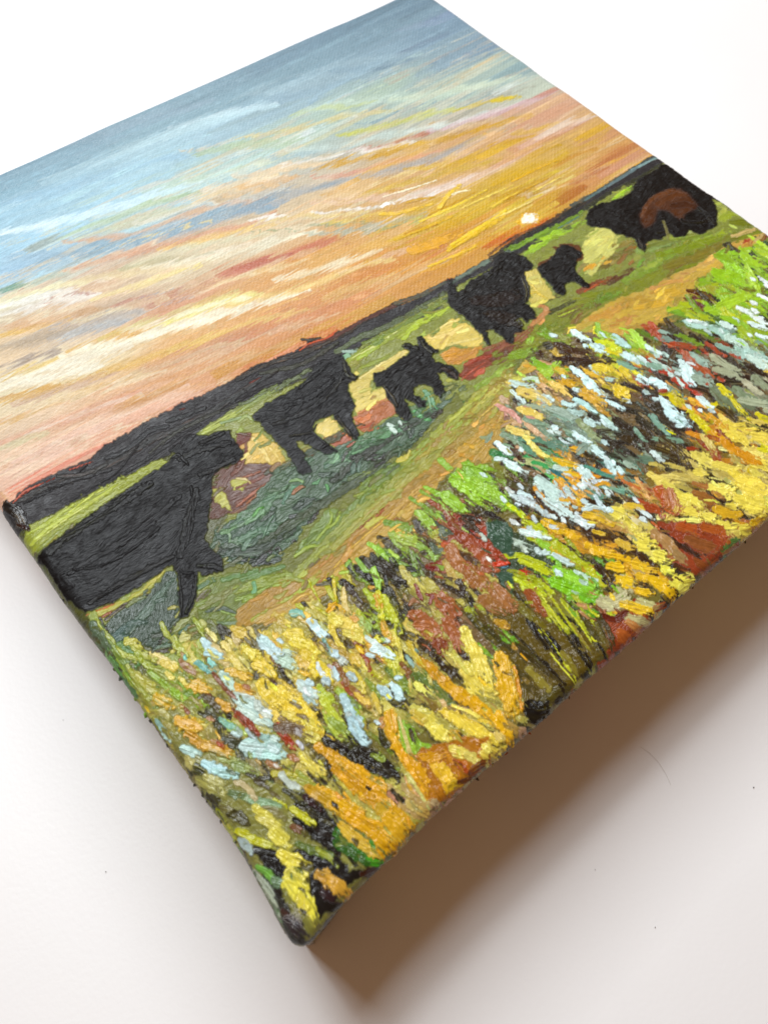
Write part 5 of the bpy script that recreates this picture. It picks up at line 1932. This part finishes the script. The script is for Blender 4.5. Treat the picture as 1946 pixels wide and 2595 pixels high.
sx = nd.new('ShaderNodeSeparateXYZ'); lk.new(tc.outputs['Vector'], sx.inputs[0])
def mth(op, a, b=None, c=None):
    n = nd.new('ShaderNodeMath'); n.operation = op
    for i, q in enumerate((a, b, c)):
        if q is None: continue
        if isinstance(q, (int, float)): n.inputs[i].default_value = q
        else: lk.new(q, n.inputs[i])
    return n.outputs[0]
wob = nd.new('ShaderNodeTexNoise'); wob.inputs['Scale'].default_value = 14; lk.new(tc.outputs['Vector'], wob.inputs['Vector'])
THR = 2 * math.pi / 0.0066
wa = mth('SINE', mth('ADD', mth('MULTIPLY', sx.outputs[0], THR), mth('MULTIPLY', wob.outputs[0], 9.0)))
wb = mth('SINE', mth('ADD', mth('MULTIPLY', sx.outputs[1], THR * 1.05), mth('MULTIPLY', wob.outputs[0], 7.0)))
br_ = nd.new('ShaderNodeAttribute'); br_.attribute_name = 'brush'
bm = nd.new('ShaderNodeVectorMath'); bm.operation = 'MULTIPLY'; bm.inputs[1].default_value = (70.0, 1150.0, 0.0)
lk.new(br_.outputs['Vector'], bm.inputs[0])
bn = nd.new('ShaderNodeTexNoise'); bn.noise_dimensions = '2D'; bn.inputs['Scale'].default_value = 1.0; bn.inputs['Detail'].default_value = 2.0
lk.new(bm.outputs[0], bn.inputs['Vector'])
wv = mth('MULTIPLY', wa, wb)
fn = nd.new('ShaderNodeTexNoise'); fn.inputs['Scale'].default_value = 420; fn.inputs['Detail'].default_value = 4
lk.new(tc.outputs['Vector'], fn.inputs['Vector'])
hb = mth('ADD', mth('MULTIPLY', bn.outputs[0], 1.15), mth('ADD', mth('MULTIPLY', mth('MULTIPLY', wv, at.outputs['Alpha']), 0.30), mth('MULTIPLY', fn.outputs[0], 0.30)))
bp = nd.new('ShaderNodeBump'); bp.inputs['Strength'].default_value = 0.55; bp.inputs['Distance'].default_value = 0.00019
lk.new(hb, bp.inputs['Height']); lk.new(bp.outputs[0], pb.inputs['Normal'])
sv = nd.new('ShaderNodeVectorMath'); sv.operation = 'SCALE'
lk.new(at.outputs['Color'], sv.inputs[0]); lk.new(mth('MULTIPLY_ADD', bn.outputs[0], 0.55, 0.725), sv.inputs['Scale'])
lk.new(sv.outputs[0], pb.inputs['Base Color'])
ga = nd.new('ShaderNodeAttribute'); ga.attribute_name = 'gloss'; lk.new(ga.outputs['Fac'], pb.inputs['Specular IOR Level'])
rn = nd.new('ShaderNodeTexNoise'); rn.inputs['Scale'].default_value = 60; rn.inputs['Detail'].default_value = 3
lk.new(tc.outputs['Vector'], rn.inputs['Vector'])
lk.new(mth('ADD', mth('MULTIPLY', rn.outputs[0], 0.22), mth('MULTIPLY_ADD', ga.outputs['Fac'], -0.42, 0.30)), pb.inputs['Roughness'])
pb.inputs['IOR'].default_value = 1.5
root = bpy.data.objects.new('canvas_painting', None); COL.objects.link(root)
root.empty_display_size = 0.02; root.location = (0, 0, -DEPTH * S)
tag(root, 'square oil painting of black cattle under a sunset, lying face up on white table', 'painting')
objs = {}
def part(oid, name, label, faces, parent):
    vid, inv = np.unique(faces, return_inverse=True); inv = inv.reshape(faces.shape)
    me = bpy.data.meshes.new(name); nv, nf = len(vid), len(faces)
    p = Pos[vid].copy(); p[:, 2] += DEPTH * S
    me.vertices.add(nv); me.vertices.foreach_set('co', p.ravel())
    me.loops.add(nf * 4); me.loops.foreach_set('vertex_index', inv.ravel().astype(np.int32))
    me.polygons.add(nf); me.polygons.foreach_set('loop_start', np.arange(0, nf * 4, 4, dtype=np.int32))
    me.update(calc_edges=True)
    me.polygons.foreach_set('use_smooth', np.ones(nf, bool))
    a = me.attributes.new('paint', 'FLOAT_COLOR', 'POINT'); a.data.foreach_set('color', colv[vid].ravel())
    a = me.attributes.new('canvas_uv', 'FLOAT2', 'POINT'); a.data.foreach_set('vector', uvw[vid].ravel().astype(np.float32))
    a = me.attributes.new('brush', 'FLOAT2', 'POINT'); a.data.foreach_set('vector', brv[vid].ravel())
    a = me.attributes.new('gloss', 'FLOAT', 'POINT'); a.data.foreach_set('value', Gv[vid].astype(np.float32))
    me.normals_split_custom_set_from_vertices(Nn[vid])
    me.materials.append(mp)
    o = bpy.data.objects.new(name, me); COL.objects.link(o); o.parent = parent
    if label: o['label'] = label
    objs[oid] = o
    return o
starts = np.concatenate([[0], np.nonzero(np.diff(cell))[0] + 1, [len(cell)]])
LBL = {'painted_sky': 'pale blue to orange sunset sky painted in thin sideways strokes'}
for a, b in zip(starts[:-1], starts[1:]):
    oid = int(cell[a])
    if oid == 999: part(oid, 'canvas_side', 'painted edge of the canvas wrapped over its stretcher', quad[a:b], root); continue
    if OWN[oid][2]: continue
    part(oid, OWN[oid][0], OWN[oid][1] or LBL.get(OWN[oid][0]), quad[a:b], root)
for a, b in zip(starts[:-1], starts[1:]):
    oid = int(cell[a])
    if oid == 999 or not OWN[oid][2]: continue
    if b - a < 12:                      # a scrap left showing between later strokes stays with the meadow
        part(oid, OWN[oid][0], None, quad[a:b], objs[OWN[oid][2]]); continue
    part(oid, OWN[oid][0], None, quad[a:b], objs[OWN[oid][2]])
# ---------------------------------------------------------------- table
mt, nd, lk, pb = nodes('white_table')
tx = nd.new('ShaderNodeTexCoord'); n1 = nd.new('ShaderNodeTexNoise'); n1.inputs['Scale'].default_value = 9; n1.inputs['Detail'].default_value = 5
lk.new(tx.outputs['Object'], n1.inputs['Vector'])
rp = nd.new('ShaderNodeValToRGB'); rp.color_ramp.elements[0].color = (.72, .715, .715, 1); rp.color_ramp.elements[1].color = (.76, .755, .755, 1)
rp.color_ramp.elements[0].position = .3; rp.color_ramp.elements[1].position = .7
lk.new(n1.outputs[0], rp.inputs[0]); lk.new(rp.outputs[0], pb.inputs['Base Color'])
pb.inputs['Roughness'].default_value = .42
n2 = nd.new('ShaderNodeTexNoise'); n2.inputs['Scale'].default_value = 900; lk.new(tx.outputs['Object'], n2.inputs['Vector'])
b2 = nd.new('ShaderNodeBump'); b2.inputs['Strength'].default_value = .12; b2.inputs['Distance'].default_value = .0002
lk.new(n2.outputs[0], b2.inputs['Height']); lk.new(b2.outputs[0], pb.inputs['Normal'])
me = bpy.data.meshes.new('table_surface')
zt = -DEPTH * S - 0.0004
a = 3.0; me.from_pydata([(-a, -a, zt), (a, -a, zt), (a, a, zt), (-a, a, zt), (-a, -a, zt - .03), (a, -a, zt - .03), (a, a, zt - .03), (-a, a, zt - .03)], [],
    [(0, 1, 2, 3), (7, 6, 5, 4), (0, 4, 5, 1), (1, 5, 6, 2), (2, 6, 7, 3), (3, 7, 4, 0)])
me.materials.append(mt); o = bpy.data.objects.new('table_surface', me); COL.objects.link(o); tag(o, kind='structure')
print('OWNERS', len(OWN), 'grid', NU, NV)
# ---------------------------------------------------------------- crumbs of dried paint along the edges
def lump_mesh(name, r, col):
    g = np.random.default_rng(int(abs(r * 1e7)) % 9973)
    me = bpy.data.meshes.new(name)
    vs = []; n = 7
    for i in range(4):
        f = i / 3; rad = r * (1.0 - .55 * f) * (1.25 if i == 1 else 1)
        for j in range(n):
            a = 2 * math.pi * j / n; q = rad * g.uniform(.6, 1.35)
            vs.append((q * math.cos(a), q * math.sin(a) * .6, f * r * .7 * g.uniform(.6, 1.3)))
    vs.append((0, 0, r * .75))
    fs = [(i * n + j, i * n + (j + 1) % n, (i + 1) * n + (j + 1) % n, (i + 1) * n + j) for i in range(3) for j in range(n)]
    fs += [(3 * n + j, 3 * n + (j + 1) % n, 4 * n) for j in range(n)] + [tuple(range(n - 1, -1, -1))]
    me.from_pydata(vs, [], fs)
    a = me.attributes.new('paint', 'FLOAT_COLOR', 'POINT'); a.data.foreach_set('color', np.tile([*col, 0.0], len(vs)).astype(np.float32))
    me.attributes.new('canvas_uv', 'FLOAT2', 'POINT')
    a = me.attributes.new('gloss', 'FLOAT', 'POINT'); a.data.foreach_set('value', np.full(len(vs), .3, np.float32))
    me.materials.append(mp)
    return me
g = np.random.default_rng(5)
def crumb(side, t, r, hx, down=0.0):
    c = hexlin(hx)
    o = bpy.data.objects.new('paint_crumb', lump_mesh('paint_crumb', r * S, c)); COL.objects.link(o); o.parent = root
    if side == 'left': o.location = ((0.001) * S, t * S, (DEPTH - 0.008 - down) * S); o.rotation_euler = (g.uniform(-.5, .5), math.radians(-70), g.uniform(0, 3))
    else: o.location = (t * S, 0.001 * S, (DEPTH - 0.010 - down) * S); o.rotation_euler = (math.radians(75), 0, g.uniform(0, 3))
for t, r, hx in ((.49, .0030, '121112'), (.462, .0022, '1a1412'), (.392, .0048, '0c0c0d'), (.385, .0040, '0f0f10'), (.352, .0026, '2a1c14'), (.445, .0024, '5a6020'),
                 (.300, .0024, '4c5a20'), (.288, .0034, '32402a'), (.262, .0028, '7c9a28'), (.243, .0040, '6c9a20'), (.235, .0026, '2c3018'), (.205, .0026, '26281a'), (.160, .0030, '1c1a14'),
                 (.148, .0038, '20201a'), (.140, .0024, '181814'), (.118, .0026, '3c3820'), (.095, .0020, '2c2a1c'), (.060, .0030, '2a3428'), (.048, .0036, '24301c'), (.036, .0026, '26301c'), (.56, .0018, 'b07850')):
    crumb('left', t, r, hx, g.uniform(0, .004))
for t, r, hx, dn in ((.205, .0036, '3c2c14', .01), (.245, .0026, 'a84a1c', .012), (.275, .0030, 'b0582c', .014), (.012, .0034, '5c7420', .015), (.33, .0022, '7a5a28', .01),
                     (.44, .0026, '9c7838', .012), (.52, .0022, '6c5030', .01), (.61, .0026, '2c2418', .012), (.10, .0026, '8a6a30', .012)):
    crumb('bottom', t, r, hx, dn)
# ---------------------------------------------------------------- lint on the corner, hair and specks on the table
def fibre(name, curves, rad, colr, label, cat, rough=.5):
    m, nd, lk, pb = nodes(name + '_fibre'); pb.inputs['Base Color'].default_value = (*colr, 1); pb.inputs['Roughness'].default_value = rough
    vs = []; fs = []
    for P in curves:
        P = np.array(P, float) * S; b0 = len(vs); n = len(P)
        for i in range(n):
            d = P[min(i + 1, n - 1)] - P[max(i - 1, 0)]; d /= np.linalg.norm(d)
            a = np.cross(d, [0, 0, 1.0]); a = a / (np.linalg.norm(a) + 1e-9); b = np.cross(d, a)
            for q in range(4):
                t = q * math.pi / 2; vs.append(tuple(P[i] + rad * (math.cos(t) * a + math.sin(t) * b)))
        for i in range(n - 1):
            for q in range(4):
                fs.append((b0 + i * 4 + q, b0 + i * 4 + (q + 1) % 4, b0 + i * 4 + 4 + (q + 1) % 4, b0 + i * 4 + 4 + q))
    me = bpy.data.meshes.new(name); me.from_pydata(vs, [], fs); me.materials.append(m)
    o = bpy.data.objects.new(name, me); COL.objects.link(o); tag(o, label, cat); return o
g = np.random.default_rng(3)
cu0, cv0 = [float(q) for q in photo_uv(755, 2302)]
cs = []
for i in range(34):
    a = g.uniform(0, 6.28); l = g.uniform(.006, .016); p = np.array([cu0 - .0045 + g.normal(0, .0035), cv0 - .004 + g.normal(0, .0035), .0030]); b = g.uniform(-1.2, 1.2); c = []
    for t in np.linspace(-.5, .5, 8):
        aa = a + b * t; c.append(p + [l * t * math.cos(aa), l * t * math.sin(aa), .003 * (.25 - t * t) * g.uniform(.4, 1.4)])
    cs.append(c)
fibre('lint_tuft', cs, 0.0000105, (.62, .60, .58), 'tiny pale tuft of lint stuck on the near corner of the painting', 'lint')
def on_table(x, y):
    d = np.array([(x - CX) / FPX, (y - CY) / FPX, 1.0]) @ ROT
    s = (-DEPTH - .001 - CAM[2]) / d[2]; return CAM + d * s
hp = [on_table(x, y) for x, y in ((1622, 1893), (1645, 1908), (1668, 1932), (1687, 1962), (1700, 1990))]
fibre('stray_hair', [hp], 0.000026, (.5, .46, .42), 'fine curved stray hair lying on the white table below the painting', 'hair')
def speck(x, y, r, lab):
    p = on_table(x, y) * S; n = 8; vs = []; r *= .75
    for ring, z in ((1, 0), (.75, .5)):
        for j in range(n):
            a = 2 * math.pi * j / n; q = r * ring * g.uniform(.6, 1.3); vs.append((q * math.cos(a), q * math.sin(a) * .6, z * r))
    fs = [(j, (j + 1) % n, n + (j + 1) % n, n + j) for j in range(n)] + [tuple(range(n, 2 * n))]
    me = bpy.data.meshes.new('dust_speck'); me.from_pydata(vs, [], fs)
    m = bpy.data.materials.get('dust') or nodes('dust')[0]
    m.node_tree.nodes['Principled BSDF'].inputs['Base Color'].default_value = (.09, .08, .07, 1)
    me.materials.append(m); o = bpy.data.objects.new('dust_speck', me); COL.objects.link(o); o.location = p
    tag(o, lab, 'dust', group='specks of dust on the white table')
speck(1910, 1996, .00026, 'largest dark dust speck, on the table near the right edge of the picture')
speck(1660, 2351, .00020, 'dust speck on the table in the lower right of the picture')
speck(1508, 2205, .00016, 'faint dust speck on the table beyond the shadow of the painting')
speck(268, 2210, .00022, 'dark dust speck on the table left of the near corner of the painting')
speck(160, 1825, .00016, 'dust speck on the table beside the left edge of the painting')
speck(1592, 3, .00022, 'dark dust speck on the table at the top edge of the picture')
